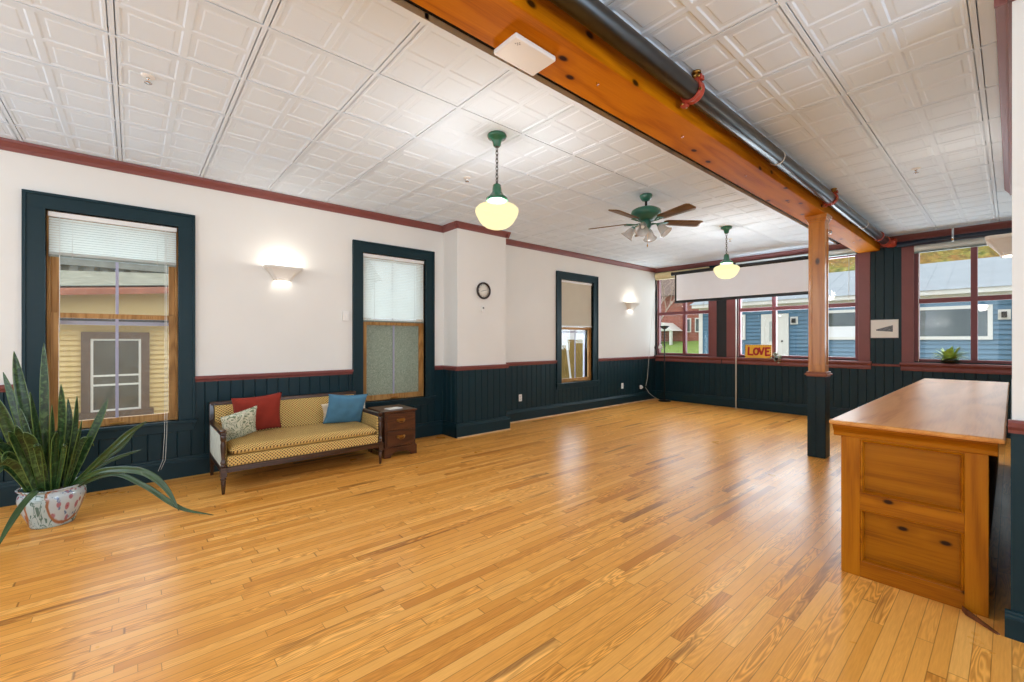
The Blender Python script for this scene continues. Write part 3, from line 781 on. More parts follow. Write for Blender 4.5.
m = MB(); m.lathe([(0.0445, -0.012), (0.05, -0.012), (0.05, 0.012), (0.0445, 0.012)], (-0.56, 8.93, 2.82), 20, 'x'); m.box(-0.572, -0.548, 8.92, 8.94, 2.868, H - 0.001); m.build('hanger', M['chrome'], np_, 0.001, inv)
hd = thing('sidewall_sprinkler', 'small chrome sprinkler head behind the top of the post', 'sprinkler', (-1.60, 6.75, 2.785)); inv = Matrix.Translation(-Vector(hd.location))
MB().tube([(-1.60, 6.75, 2.785), (-1.60, 6.75, 2.745), (-1.585, 6.75, 2.735), (-1.54, 6.72, 2.728)], 0.011, 8).build('stub', M['chrome'], hd, 0, inv)
m = MB(); m.lathe([(0.004, 0), (0.02, 0.004), (0.026, 0.02), (0.02, 0.036), (0.004, 0.04)], (-1.54, 6.70, 2.726), 14, 'x'); m.build('deflector', M['chrome'], hd, 0, inv)

# flat white box under the beam
ap = thing('wireless_access_point', 'flat white square box fixed under the pine beam', 'box', (-1.598, 1.48, 2.785)); inv = Matrix.Translation(-Vector(ap.location))
MB().box(-1.682, -1.514, 1.345, 1.615, 2.757, 2.784).build('cover', M['white'], ap, 0.006, inv)
m = MB()
for q, (xx, yy) in enumerate(((-1.548, 1.372), (-1.54, 1.378), (-1.532, 1.384), (-1.548, 1.386), (-1.540, 1.392))): m.box(xx - 0.003, xx + 0.003, yy - 0.003, yy + 0.003, 2.7562, 2.7575)
m.build('badge', paint('grey_badge', sl(150, 148, 150), 0.5), ap, 0, inv)

# ------------------------------------------------------------------ pendants, fan, sconces
def pendant():
    r = thing('pendant_lamp', 'x', 'lamp', (-2.70, 2.195, H))
    m = MB(); m.lathe([(0.075, 0), (0.078, -0.012), (0.07, -0.028), (0.045, -0.038), (0.034, -0.06), (0.03, -0.085), (0.02, -0.095)]); m.build('canopy', M['green'], r)
    m = MB(); z = -0.095; k = 0
    while z > -0.395:
        c = z - 0.019; pts = []
        for i in range(14):
            t = 2 * PI * i / 14; a, b = 0.010 * math.cos(t), 0.021 * math.sin(t)
            pts.append((a, 0, c + b) if k % 2 == 0 else (0, a, c + b))
        m.tube(pts, 0.0032, 6, closed=True); z -= 0.031; k += 1
    m.build('chain', M['brass'] if False else M['black'], r)
    m = MB(); m.lathe([(0.016, -0.39), (0.032, -0.40), (0.036, -0.43), (0.038, -0.455), (0.06, -0.485), (0.085, -0.505), (0.088, -0.525), (0.08, -0.528)]); m.build('fitter', M['green'], r)
    m = MB(); m.lathe([(0.083, -0.520), (0.085, -0.545), (0.098, -0.553), (0.15, -0.572), (0.170, -0.592), (0.173, -0.612), (0.166, -0.637), (0.152, -0.665), (0.138, -0.69), (0.118, -0.713), (0.088, -0.735), (0.05, -0.748), (0.012, -0.752)], seg=40); m.build('globe', M['globe'], r)
    return r
P1 = pendant(); P1['label'] = 'lit schoolhouse pendant lamp nearer the clock, hanging by the beam'; P1['group'] = 'schoolhouse pendants'
P2 = copy_tree(P1); P2.location = (-2.715, 6.485, H); P2['label'] = 'lit schoolhouse pendant lamp in front of the projection screen'

P3 = copy_tree(P1); P3.location = (-2.70, -2.10, H); P3['label'] = 'added unseen schoolhouse pendant lamp giving fill light from the back of the room'  # out of view, added to brighten the room
P4 = copy_tree(P1); P4.location = (-0.60, -1.45, H); P4['label'] = 'added unseen schoolhouse pendant lamp giving fill light on the counter side of the beam'  # out of view, added to lift the dim ceiling bay over the counter
for P_ in (P1, P2, P3, P4): point('pendant_light', (P_.location.x, P_.location.y, H - 0.63), PENDANT_W, 0.11, (1.0, 0.97, 0.93))

def fan():
    r = thing('ceiling_fan', 'teal green ceiling fan with five walnut blades and glass shades', 'fan', (-2.712, 4.37, H))
    m = MB(); m.lathe([(0.068, 0), (0.07, -0.015), (0.06, -0.04), (0.045, -0.062), (0.02, -0.072)]); m.build('canopy', M['fangreen'], r)
    m = MB(); m.lathe([(0.013, -0.07), (0.013, -0.16)], seg=14); m.build('downrod', M['black'], r)
    m = MB(); m.lathe([(0.02, -0.14), (0.06, -0.145), (0.12, -0.155), (0.155, -0.175), (0.165, -0.20), (0.16, -0.225), (0.13, -0.25), (0.09, -0.265), (0.07, -0.285), (0.03, -0.29)]); m.build('motor_housing', M['fangreen'], r)
    m = MB(); m.lathe([(0.045, -0.285), (0.058, -0.30), (0.062, -0.335), (0.055, -0.37), (0.03, -0.40), (0.012, -0.41)]); m.build('light_hub', M['fangreen'], r)
    z = -0.315
    for k in range(5):
        t = math.radians(128 + 72 * k); R = Matrix.Rotation(t, 4, 'Z')
        m = MB(); m.tube([(0.07, 0, z), (0.12, 0.0, z - 0.006), (0.17, 0.02, z), (0.22, 0.03, z + 0.004)], 0.007, 6); m.tube([(0.12, 0, z - 0.006), (0.17, -0.02, z), (0.22, -0.03, z + 0.004)], 0.007, 6)
        m.box(0.20, 0.25, -0.04, 0.04, z + 0.001, z + 0.007)
        ir = m.build('blade_iron', M['fangreen'], r, 0, R)
        m = MB()
        def fb(u, v):
            x = 0.205 + 0.455 * u; hw = 0.052 + 0.02 * u - (0.02 * max(0, (0.06 - u) / 0.06)) - (0.025 * max(0, (u - 0.94) / 0.06))
            y = (v - 0.5) * 2 * hw
            return (x, y, z + 0.012 + -y * 0.23)
        m.grid(fb, 20, 4); m.build('blade', M['blade'], r, 0, R, solid=0.008)
    for k in range(4):
        t = math.radians(20 + 90 * k); R = Matrix.Rotation(t, 4, 'Z')
        m = MB(); m.tube([(0.05, 0, -0.345), (0.10, 0, -0.335), (0.135, 0, -0.35)], 0.008, 8); m.lathe([(0.02, 0.0), (0.024, 0.012), (0.022, 0.03)], seg=14)
        bmv = [v for v in m.bm.verts if v.co.x ** 2 + v.co.y ** 2 < 0.0007 and v.co.z > -0.1]
        T = Matrix.Translation((0.13, 0, -0.345)) @ Matrix.Rotation(math.radians(140), 4, 'Y')
        bmesh.ops.transform(m.bm, matrix=T, verts=bmv)
        m.build('shade_arm', M['fangreen'], r, 0, R)
        m = MB(); m.lathe([(0.024, 0.02), (0.036, 0.04), (0.044, 0.07), (0.05, 0.10), (0.062, 0.125), (0.076, 0.14)], seg=24, cap=False)
        m.build('glass_shade', M['tulip'], r, 0, R @ T, solid=0.003)
        m = MB(); m.lathe([(0.01, 0.02), (0.013, 0.04), (0.02, 0.06), (0.02, 0.075), (0.012, 0.088), (0.003, 0.092)], seg=14)
        m.build('bulb', M['white'], r, 0, R @ T)
    m = MB(); m.tube([(0.03, -0.02, -0.42), (0.03, -0.02, -0.56)], 0.0015, 5); m.lathe([(0.002, -0.56), (0.007, -0.57), (0.006, -0.59), (0.002, -0.595)], (0.03, -0.02, 0), 8); m.build('pull_chain', M['brass'], r)
    return r
fan()

def sconce(loc, rz, label):
    """local: wall at x=0, sticks out +x, width along y"""
    r = thing('wall_sconce', label, 'lamp', loc, rz, 'plaster wall sconces')
    lv = [(0.0, 0.088, 0.058), (0.010, 0.094, 0.064), (0.022, 0.097, 0.066), (0.055, 0.118, 0.085), (0.085, 0.14, 0.105), (0.108, 0.163, 0.122), (0.118, 0.17, 0.128), (0.124, 0.182, 0.137), (0.14, 0.19, 0.142), (0.152, 0.19, 0.142)]
    def loops(t, sh):
        out = []
        for z, w, d in t:
            c = 0.018
            out.append([(0.0, -w + sh, z), (d - sh - c, -w + sh, z), (d - sh, -w + sh + c * 1.6, z), (d - sh, w - sh - c * 1.6, z), (d - sh - c, w - sh, z), (0.0, w - sh, z)])
        return out
    m = MB(); O = loops(lv, 0); I = loops(lv, 0.008)
    OV = [[m.v(*p) for p in q] for q in O]; IV = [[m.v(*p) for p in q] for q in I]
    for V in (OV, IV):
        for j in range(len(V) - 1):
            for i in range(5): m.bm.faces.new([V[j][i], V[j][i + 1], V[j + 1][i + 1], V[j + 1][i]])
    for j in (0, -1):
        for i in range(5): m.bm.faces.new([OV[j][i], OV[j][i + 1], IV[j][i + 1], IV[j][i]])
    m.build('shade', M['sconce'], r)
    m = MB(); m.lathe([(0.004, 0.045), (0.014, 0.05), (0.022, 0.075), (0.022, 0.09), (0.012, 0.108), (0.003, 0.112)], (0.055, 0, 0), 14); m.build('bulb', emis('lit_bulb', (1, 0.9, 0.76, 1), 2.5), r)
    m = MB(); m.lathe([(0.014, 0.02), (0.014, 0.05)], (0.055, 0, 0), 12); m.box(0.0, 0.055, -0.006, 0.006, 0.03, 0.04); m.build('socket', M['white'], r)
    c, s = math.cos(rz), math.sin(rz)
    point('sconce_light', (loc[0] + 0.085 * c, loc[1] + 0.085 * s, loc[2] + 0.15), 3.0, 0.04, (1.0, 0.94, 0.86))
    point('sconce_light', (loc[0] + 0.055 * c, loc[1] + 0.055 * s, loc[2] + 0.02), 0.9, 0.02, (1.0, 0.94, 0.86))
    return r
sconce((LW, 1.276, 2.015), 0, 'lit white trapezoid wall sconce above the settee')
sconce((LW, 8.09, 2.0), 0, 'lit white trapezoid wall sconce near the corner past the clock')
sconce((0.0, 5.28, 2.02), PI, 'white trapezoid wall sconce seen side-on above the counter')

# ceiling sprinklers
def spr(x, y, lab):
    r = thing('ceiling_sprinkler', lab, 'sprinkler', (x, y, H + 0.003), 0, 'pendent sprinklers in the ceiling')
    m = MB(); m.lathe([(0.036, 0.004), (0.036, -0.002), (0.03, -0.006), (0.012, -0.008)], seg=20); m.build('escutcheon', M['white'], r)
    m = MB(); m.lathe([(0.01, -0.006), (0.01, -0.018), (0.005, -0.02), (0.005, -0.036), (0.02, -0.038), (0.02, -0.041), (0.004, -0.042)], seg=14); m.build('deflector', M['chrome'], r)
spr(-3.53, 0.076, 'small ceiling sprinkler in front of the window with the snake plant')
spr(-3.615, 2.55, 'small ceiling sprinkler just before the pendant by the clock')
spr(-0.603, 5.651, 'small ceiling sprinkler above the counter')
spr(-3.0, 7.3, 'small ceiling sprinkler over the far floor near the screen')

# ------------------------------------------------------------------ sofa
def sofa():
    X0, X1, Y0, Y1 = -5.27, -4.505, 0.578, 2.068
    r = thing('settee', 'gold checked settee with dark carved wood frame under the wall sconce', 'sofa', ((X0 + X1) / 2, (Y0 + Y1) / 2, 0)); inv = Matrix.Translation(-Vector(r.location))
    def leg(x, y, front):
        m = MB(); s = 0.021
        if front:
            m.lathe([(0.010, 0), (0.012, 0.004), (0.02, 0.115), (0.016, 0.12), (0.024, 0.128), (0.024, 0.136), (0.017, 0.142), (0.017, 0.15)], (x, y, 0), 16)
            m.box(x - 0.025, x + 0.025, y - 0.025, y + 0.025, 0.15, 0.235)
        else:
            m.hexa([(x - 0.04, y - 0.013, 0), (x - 0.015, y - 0.013, 0), (x - 0.015, y + 0.013, 0), (x - 0.04, y + 0.013, 0)], [(x - s, y - s, 0.235), (x + s, y - s, 0.235), (x + s, y + s, 0.235), (x - s, y + s, 0.235)])
        m.build('leg', M['darkwood'], r, 0.002, inv)
    for y in (Y0 + 0.025, Y1 - 0.025): leg(X1 - 0.025, y, True); leg(X0 + 0.04, y, False)
    m = MB(); m.box(X1 - 0.04, X1 - 0.006, Y0 + 0.05, Y1 - 0.05, 0.185, 0.235); m.box(X0 + 0.02, X0 + 0.055, Y0 + 0.05, Y1 - 0.05, 0.185, 0.235)
    for y in (Y0 + 0.008, Y1 - 0.042): m.box(X0 + 0.055, X1 - 0.05, y, y + 0.034, 0.185, 0.235)
    m.prism([(X1 - 0.006, 0.19), (X1 + 0.002, 0.195), (X1 + 0.002, 0.205), (X1 - 0.006, 0.21)], Y0 + 0.05, Y1 - 0.05, 'n') if False else None
    build_split(m, 'seat_rail', M['darkwood'], r, 0.004, inv)
    m = MB(); m.box(X0 + 0.06, X1 - 0.008, Y0 + 0.052, Y1 - 0.052, 0.235, 0.325); m.build('seat_deck', M['uph'], r, 0.015, inv)
    # loose seat cushion, softly crowned
    m = MB(); cx, cy = (X0 + 0.115 + X1 - 0.005) / 2, (Y0 + Y1) / 2; hx, hy = (X1 - 0.005 - X0 - 0.115) / 2, (Y1 - Y0) / 2 - 0.068
    def cush(sgn):
        def f(u, v):
            a, b = u * 2 - 1, v * 2 - 1
            ea = 1 - abs(a) ** 14; eb = 1 - abs(b) ** 24
            t = max(0.0, ea) ** 0.5 * max(0.0, eb) ** 0.5
            dome = 0.018 * (1 - a * a) * (1 - b ** 4) + 0.008 * math.sin(6 * b + 1) * (1 - a * a)
            z = 0.363 + sgn * 0.043 * t + (dome * t if sgn > 0 else 0)
            return (cx + hx * a, cy + hy * b, z + 0.004)
        return f
    m.grid(cush(1), 20, 44); m.grid(cush(-1), 20, 44); bmesh.ops.remove_doubles(m.bm, verts=m.bm.verts, dist=0.0005)
    m.build('seat_cushion', M['uph'], r, 0, inv)
    # back: upholstered panel in a wood frame, leaning a little
    lean = lambda z: -0.055 * (z - 0.235) / 0.5
    m = MB()
    def bk(side):
        def f(u, v):
            y = Y0 + 0.045 + (Y1 - Y0 - 0.09) * u; z = 0.30 + 0.395 * v
            puff = 0.03 * (1 - abs(u * 2 - 1) ** 10) * (1 - abs(v * 2 - 1) ** 4)
            return ((X0 + 0.095 + puff if side else X0 + 0.03) + lean(z), y, z)
        return f
    m.grid(bk(1), 30, 10); m.grid(bk(0), 30, 10)
    m.build('back_panel', M['uph'], r, 0, inv)
    m = MB()
    for y in (Y0 + 0.004, Y1 - 0.044):
        m.hexa([(X0 + 0.02, y, 0.235), (X0 + 0.06, y, 0.235), (X0 + 0.06, y + 0.04, 0.235), (X0 + 0.02, y + 0.04, 0.235)], [(X0 - 0.035, y, 0.72), (X0 + 0.005, y, 0.72), (X0 + 0.005, y + 0.04, 0.72), (X0 - 0.035, y + 0.04, 0.72)])
    m.hexa([(X0 - 0.03, Y0 + 0.03, 0.69), (X0 + 0.03, Y0 + 0.03, 0.69), (X0 + 0.03, Y1 - 0.03, 0.69), (X0 - 0.03, Y1 - 0.03, 0.69)], [(X0 - 0.035, Y0 + 0.004, 0.728), (X0 + 0.02, Y0 + 0.004, 0.728), (X0 + 0.02, Y1 - 0.004, 0.728), (X0 - 0.035, Y1 - 0.004, 0.728)])
    m.build('back_frame', M['darkwood'], r, 0.005, inv)
    for sd, y in ((-1, Y0), (1, Y1)):
        yo = y + (0.002 if sd < 0 else -0.046)
        m = MB(); m.box(X0 + 0.01, X1 - 0.02, yo, yo + 0.044, 0.515, 0.55)
        m.lathe([(0.02, 0.235), (0.022, 0.25), (0.016, 0.26), (0.023, 0.275), (0.017, 0.29), (0.014, 0.31), (0.02, 0.38), (0.022, 0.43), (0.016, 0.46), (0.023, 0.475), (0.023, 0.515)], (X1 - 0.026, yo + 0.022, 0), 14)
        m.lathe([(0.004, 0.0), (0.02, 0.002), (0.026, 0.012), (0.02, 0.022), (0.01, 0.026)], (X1 - 0.026, yo + 0.022, 0.54), 14)
        af = m.build('arm_frame', M['darkwood'], r, 0.004, inv)
        m = MB(); m.box(X0 + 0.06, X1 - 0.045, yo + 0.012, yo + 0.05 if sd < 0 else yo + 0.034, 0.24, 0.515) if sd < 0 else m.box(X0 + 0.06, X1 - 0.045, yo - 0.006, yo + 0.034, 0.24, 0.515)
        m.build('arm_panel', M['uph'], r, 0.01, inv)
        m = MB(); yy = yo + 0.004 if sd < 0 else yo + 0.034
        m.box(X0 + 0.05, X1 - 0.045, yy, yy + 0.008, 0.24, 0.515); m.build('outer_arm_cover', M['armout'], r, 0.002, inv)['label'] = 'pale outer arm cover with window light in its colour'
sofa()

def pillow(name, label, size, thick, loc, rot, mt, depth=0.09):
    m = MB()
    def side(s):
        def f(u, v):
            a, b = u * 2 - 1, v * 2 - 1
            t = (max(0, 1 - a * a) ** 0.55) * (max(0, 1 - b * b) ** 0.55)
            px = a * (1 - depth * (1 - b * b) * abs(a) ** 2); py = b * (1 - depth * (1 - a * a) * abs(b) ** 2)
            w = 0.004 * math.sin(9 * a + 3 * b) * t
            return (px * size[0] / 2, s * (thick / 2 * t + 0.003) + w, py * size[1] / 2)
        return f
    m.grid(side(1), 22, 22); m.grid(side(-1), 22, 22)
    bmesh.ops.remove_doubles(m.bm, verts=m.bm.verts, dist=0.0065)
    for f in m.bm.faces: f.smooth = True
    o = m.build(name, mt); o.location = loc; o.rotation_euler = rot
    return tag(o, label, 'pillow', 'throw pillows on the settee')
# local y is the thickness; face it along world +X (rot z -90) and lean it back
def face(lean, yaw, roll): return (Matrix.Rotation(math.radians(yaw), 3, 'Z') @ Matrix.Rotation(math.radians(-90), 3, 'Z') @ Matrix.Rotation(math.radians(lean), 3, 'X') @ Matrix.Rotation(math.radians(roll), 3, 'Y')).to_euler()
pillow('throw_pillow', 'rust red square pillow leaning on the settee back', (0.45, 0.42), 0.12, (-5.05, 0.965, 0.60), face(-20, 0, 4), M['redf'])
pillow('throw_pillow', 'small sage paisley pillow in front of the red pillow, against the settee arm', (0.33, 0.32), 0.10, (-4.79, 0.765, 0.55), face(-26, 22, 14), M['paisley'])
pillow('throw_pillow', 'slate blue square pillow at the nightstand end of the settee', (0.43, 0.39), 0.12, (-4.93, 1.815, 0.575), face(-26, -6, -4), M['bluef'])
pillow('throw_pillow', 'cream pillow mostly hidden behind the blue pillow', (0.52, 0.27), 0.08, (-5.075, 1.86, 0.54), face(-18, 0, 8), M['creamf'])

# ------------------------------------------------------------------ nightstand
def nightstand():
    X0, X1, Y0, Y1 = -5.13, -4.685, 2.17, 2.555
    r = thing('nightstand', 'small dark wooden two-drawer nightstand beside the settee', 'nightstand', ((X0 + X1) / 2, (Y0 + Y1) / 2, 0)); inv = Matrix.Translation(-Vector(r.location))
    MB().box(X0, X1 - 0.004, Y0, Y1, 0.10, 0.515).build('body', M['mahog'], r, 0.003, inv)
    m = MB(); m.box(X0 - 0.004, X1 + 0.016, Y0 - 0.016, Y1 + 0.016, 0.515, 0.533); m.build('top', M['mahog'], r, 0.006, inv)
    m = MB(); e = 0.012
    def skirt(f, a0, a1):
        m.f = f
        prof = [(a0, 0), (a0 + 0.075, 0), (a0 + 0.085, 0.025), (a0 + 0.12, 0.05), (a0 + 0.15, 0.058), (a1 - 0.15, 0.058), (a1 - 0.12, 0.05), (a1 - 0.085, 0.025), (a1 - 0.075, 0), (a1, 0), (a1, 0.10), (a1 - 0.01, 0.112), (a0 + 0.01, 0.112), (a0, 0.10)]
        m.prism(prof, 0, 0.018, 'n')
    skirt(lambda a, n, z: (X1 + e - n, a, z), Y0 - e, Y1 + e)
    skirt(lambda a, n, z: (a, Y0 - e + n, z), X0, X1 + e - 0.018)
    skirt(lambda a, n, z: (a, Y1 + e - n, z), X0, X1 + e - 0.018)
    m.f = IDENT; m.build('base', M['mahog'], r, 0.002, inv)
    for z0, z1 in ((0.315, 0.495), (0.125, 0.30)):
        m = MB(); m.box(X1 - 0.004, X1 + 0.008, Y0 + 0.022, Y1 - 0.022, z0, z1); d = m.build('drawer', M['mahog'], r, 0.004, inv)
        zc = (z0 + z1) / 2 + 0.015; yc = (Y0 + Y1) / 2; m = MB()
        pts = [(X1 + 0.012, yc - 0.04, zc), (X1 + 0.022, yc - 0.038, zc - 0.012), (X1 + 0.026, yc - 0.02, zc - 0.024), (X1 + 0.026, yc + 0.02, zc - 0.024), (X1 + 0.022, yc + 0.038, zc - 0.012), (X1 + 0.012, yc + 0.04, zc)]
        m.tube(pts, 0.0035, 8)
        for s in (-0.04, 0.04): m.lathe([(0.015, 0), (0.014, 0.004), (0.006, 0.007), (0.004, 0.012)], (X1 + 0.008, yc + s, zc), 12, 'x')
        m.box(X1 + 0.0079, X1 + 0.0095, yc - 0.05, yc + 0.05, zc - 0.014, zc + 0.016)
        m.build('handle', M['brass'], d, 0, inv)
nightstand()
m = MB(); m.box(-0.06, 0.06, -0.09, 0.09, 0, 0.004); m.box(-0.055, 0.06, -0.085, 0.09, 0.004, 0.007)
o = m.build('paper_sheets', M['paper']); o.location = (-4.85, 2.35, 0.5335); o.rotation_euler = (0, 0, 0.15); tag(o, 'white folded papers lying on the nightstand top', 'paper')

# ------------------------------------------------------------------ counter
def counter():
    X0, X1, Y0, Y1 = -0.658, -0.074, 3.13, 7.20
    r = thing('counter', 'long orange pine counter with paneled end and polished top', 'counter', ((X0 + X1) / 2, Y0, 0)); inv = Matrix.Translation(-Vector(r.location))
    m = MB(); m.box(X0 + 0.022, X1 - 0.022, Y0 + 0.036, Y1, 0.0, 0.80); m.box(X0 + 0.0225, X1, Y0 + 0.0365, Y0 + 0.05, 0, 0.799); m.build('carcass', M['pinecounterx'], r, 0, inv)
    # front (end) frame: stiles upright, rails across
    m = MB(); m.box(X0, X0 + 0.088, Y0, Y0 + 0.035, 0, 0.80); m.box(X1 - 0.082, X1, Y0, Y0 + 0.035, 0, 0.80); build_split(m, 'stile', M['pinecounter'], r, 0.002, inv)
    m = MB(); a, b = X0 + 0.088, X1 - 0.082
    for z0, z1 in ((0, 0.09), (0.388, 0.478), (0.782, 0.80)): m.box(a, b, Y0 + 0.001, Y0 + 0.035, z0, z1)
    build_split(m, 'rail', M['pinecounterx'], r, 0.002, inv)
    for z0, z1 in ((0.09, 0.388), (0.478, 0.782)):
        pnl = MB().box(a + 0.004, b - 0.004, Y0 + 0.030, Y0 + 0.0355, z0 + 0.004, z1 - 0.004).build('panel', M['pinepanel'], r, 0, inv)
        m = MB(); q = [(0, 0.002), (0.005, -0.004), (0.010, 0.0), (0.016, 0.026), (0.016, 0.031), (0, 0.031)]
        m.f = lambda s_, n, z: (s_, Y0 + z, z0 + n); m.prism(q, a, b, 'a')
        m.f = lambda s_, n, z: (s_, Y0 + z, z1 - n); m.prism(q, a, b, 'a')
        m.f = lambda s_, n, z: (a + n, Y0 + z, s_); m.prism(q, z0, z1, 'a')
        m.f = lambda s_, n, z: (b - n, Y0 + z, s_); m.prism(q, z0, z1, 'a')
        m.f = IDENT; m.build('panel_moulding', M['pinecounterx'], pnl, 0, inv)
    # long customer side
    m = MB(); L = [Y0 + 0.022 + k * (Y1 - Y0 - 0.022) / 5 for k in range(6)]
    for k in range(6):
        y = L[k]; m.box(X0, X0 + 0.022, max(Y0 + 0.0355, y - 0.045), min(Y1, y + 0.045), 0, 0.80)
    build_split(m, 'side_stile', M['pinecounter'], r, 0, inv)
    m = MB()
    for k in range(5):
        for z0, z1 in ((0, 0.09), (0.388, 0.478), (0.782, 0.80)): m.box(X0 + 0.001, X0 + 0.022, L[k] + (0.045 if k else 0.068), L[k + 1] - 0.045, z0, z1)
    build_split(m, 'side_rail', M['pinecounterx'], r, 0, inv)
    # cove under the top and the top itself
    m = MB(); cv = [(0, 0.79), (0.008, 0.795), (0.010, 0.815), (0.022, 0.835), (0.034, 0.848), (0.036, 0.862), (0, 0.862)]
    m.f = lambda a_, n, z: (a_, Y0 - n, z); m.prism(cv, X0 - 0.034, X1 + 0.03, 'a')
    m.f = lambda a_, n, z: (X0 - n, a_, z); m.prism(cv, Y0, Y1, 'a')
    m.f = lambda a_, n, z: (X1 + n * 0.8, a_, z); m.prism(cv, Y0, Y1, 'a')
    m.f = IDENT; m.box(X0 + 0.002, X1 - 0.002, Y0 + 0.002, Y1, 0.80, 0.862)
    m.build('cove', M['pinecounterx'], r, 0, inv)
    m = MB(); m.box(-0.703, -0.018, 3.062, 7.252, 0.862, 0.886); m.build('top', M['pinetop'], r, 0.009, inv)
counter()
m = MB(); m.hexa([(-0.165, 3.118, 0), (-0.15, 3.082, 0), (-0.045, 2.985, 0), (-0.035, 2.995, 0)], [(-0.165, 3.118, 0.03), (-0.15, 3.082, 0.03), (-0.045, 2.985, 0.006), (-0.035, 2.995, 0.006)])
tag(m.build('door_wedge', wood('dark_wedge_wood', (sl(70, 34, 16), sl(104, 56, 28), sl(124, 70, 38)), 'X', 0.5), None, 0.002), 'dark wooden wedge lying on the floor by the counter end', 'wedge')

# ------------------------------------------------------------------ things on the walls
def clock():
    r = thing('wall_clock', 'round wall clock with dark rim on the pilaster', 'clock', (LW + PN, 3.845, 2.065))
    inv = None
    # local x is out of the wall
    m = MB(); m.lathe([(0.098, 0.0), (0.118, 0.0), (0.124, 0.012), (0.122, 0.03), (0.112, 0.036), (0.100, 0.03), (0.0985, 0.018), (0.098, 0.0)], ax='x', seg=40, cap=False); m.build('rim', paint('dark_brown_rim', sl(44, 30, 24), 0.35), r)
    m = MB(); m.lathe([(0.003, 0.012), (0.099, 0.012), (0.099, 0.015), (0.003, 0.015)], ax='x', seg=40); m.build('dial', paint('dial_white', sl(226, 220, 208), 0.5, 0.01), r)
    m = MB()
    for k in range(12):
        t = 2 * PI * k / 12; c, s = math.cos(t), math.sin(t)
        m.box(0.0151, 0.016, 0.084 * c - 0.004, 0.084 * c + 0.004, 0.084 * s - 0.004, 0.084 * s + 0.004)
    build_split(m, 'hour_mark', M['black'], r)
    m = MB()
    for t, l, w in ((math.radians(12), 0.075, 0.003), (math.radians(195), 0.05, 0.004)):
        m.hexa([(0.017, -w * math.sin(t), w * math.cos(t)), (0.017, w * math.sin(t), -w * math.cos(t)), (0.017, l * math.cos(t) + w * math.sin(t) * .5, l * math.sin(t) - w * math.cos(t) * .5), (0.017, l * math.cos(t) - w * math.sin(t) * .5, l * math.sin(t) + w * math.cos(t) * .5)],
               [(0.019, -w * math.sin(t), w * math.cos(t)), (0.019, w * math.sin(t), -w * math.cos(t)), (0.019, l * math.cos(t) + w * math.sin(t) * .5, l * math.sin(t) - w * math.cos(t) * .5), (0.019, l * math.cos(t) - w * math.sin(t) * .5, l * math.sin(t) + w * math.cos(t) * .5)])
    build_split(m, 'hand', M['black'], r)
clock()
def wallbox(name, label, cat, loc, w, h, d, detail):
    r = thing(name, label, cat, loc)
    MB().box(0, d, -w / 2, w / 2, -h / 2, h / 2).build('cover', M['white'], r, 0.004)
    m = MB()
    if detail == 'outlet':
        for z in (-0.022, 0.022): m.lathe([(0.002, d), (0.015, d), (0.014, d + 0.003), (0.002, d + 0.003)], (0, 0, z), 14, 'x')
        m.build('socket', paint('ivory_socket', sl(210, 206, 196), 0.5), r)
    elif detail == 'dial':
        m.box(d, d + 0.003, -w * 0.28, w * 0.28, 0, h * 0.3); m.build('display', paint('grey_display', sl(120, 122, 118), 0.4), r)
    else:
        m.box(d, d + 0.008, -0.012, 0.012, -0.02, 0.02); m.build('button', M['paper'], r)
    return r
wallbox('wall_thermostat', 'small white box switch on the cream wall before the second window', 'thermostat', (LW, 1.985, 1.645), 0.075, 0.12, 0.03, 'button')
wallbox('wall_thermostat', 'tiny pale thermostat on the pilaster below the clock', 'thermostat', (LW + PN, 3.835, 1.80), 0.05, 0.095, 0.022, 'dial')
wallbox('wall_outlet', 'white outlet on the teal wainscot next to the pilaster', 'outlet', (LW + 0.014, 4.886, 0.385), 0.07, 0.115, 0.008, 'outlet')
wallbox('wall_outlet', 'white outlet on the teal wainscot near the corner floor lamp', 'outlet', (LW + 0.014, 7.784, 0.385), 0.07, 0.115, 0.008, 'outlet')

# ------------------------------------------------------------------ projection screen
r = thing('projection_screen', 'white pull-down projection screen with black border over the far windows', 'screen', (-3.5, 8.88, 2.8)); inv = Matrix.Translation(-Vector(r.location))
sx0, sx1 = -4.80, -2.14
m = MB(); m.lathe([(0.036, sx0 - 0.07), (0.036, sx1 + 0.07)], (0, 8.88, 2.785), 18, 'x')
m.lathe([(0.03, sx0 - 0.085), (0.04, sx0 - 0.08), (0.04, sx0 - 0.06), (0.03, sx0 - 0.055)], (0, 8.88, 2.785), 18, 'x'); m.build('case', M['black'], r, 0, inv)
MB().box(sx0 + 0.035, sx1 - 0.035, 8.867, 8.870, 2.20, 2.765).build('fabric', M['screen'], r, 0, inv)
m = MB(); m.box(sx0, sx0 + 0.035, 8.867, 8.870, 2.165, 2.765); m.box(sx1 - 0.035, sx1, 8.867, 8.870, 2.165, 2.765); m.box(sx0 + 0.035, sx1 - 0.035, 8.867, 8.870, 2.165, 2.20); m.build('border', M['black'], r, 0, inv)
m = MB(); m.lathe([(0.012, sx0 - 0.02), (0.012, sx1 + 0.02)], (0, 8.8685, 2.155), 12, 'x'); m.build('bottom_bar', M['black'], r, 0, inv)
m = MB()
m.box(-3.914, -3.886, 8.88, 9.085, 2.775, 2.80); m.box(-2.265, -2.235, 8.872, 8.888, 2.815, H - 0.001)
build_split(m, 'bracket', M['black'], r, 0, inv)

m = MB(); m.tube([(-3.585, 9.0, 0.0), (-3.585, 9.0, 2.2)], 0.012, 10); m.lathe([(0.03, 0), (0.03, 0.006), (0.012, 0.012)], (-3.585, 9.0, 0), 12)
tag(m.build('conduit', M['string']), 'thin pale upright conduit in front of the far windows', 'pipe')

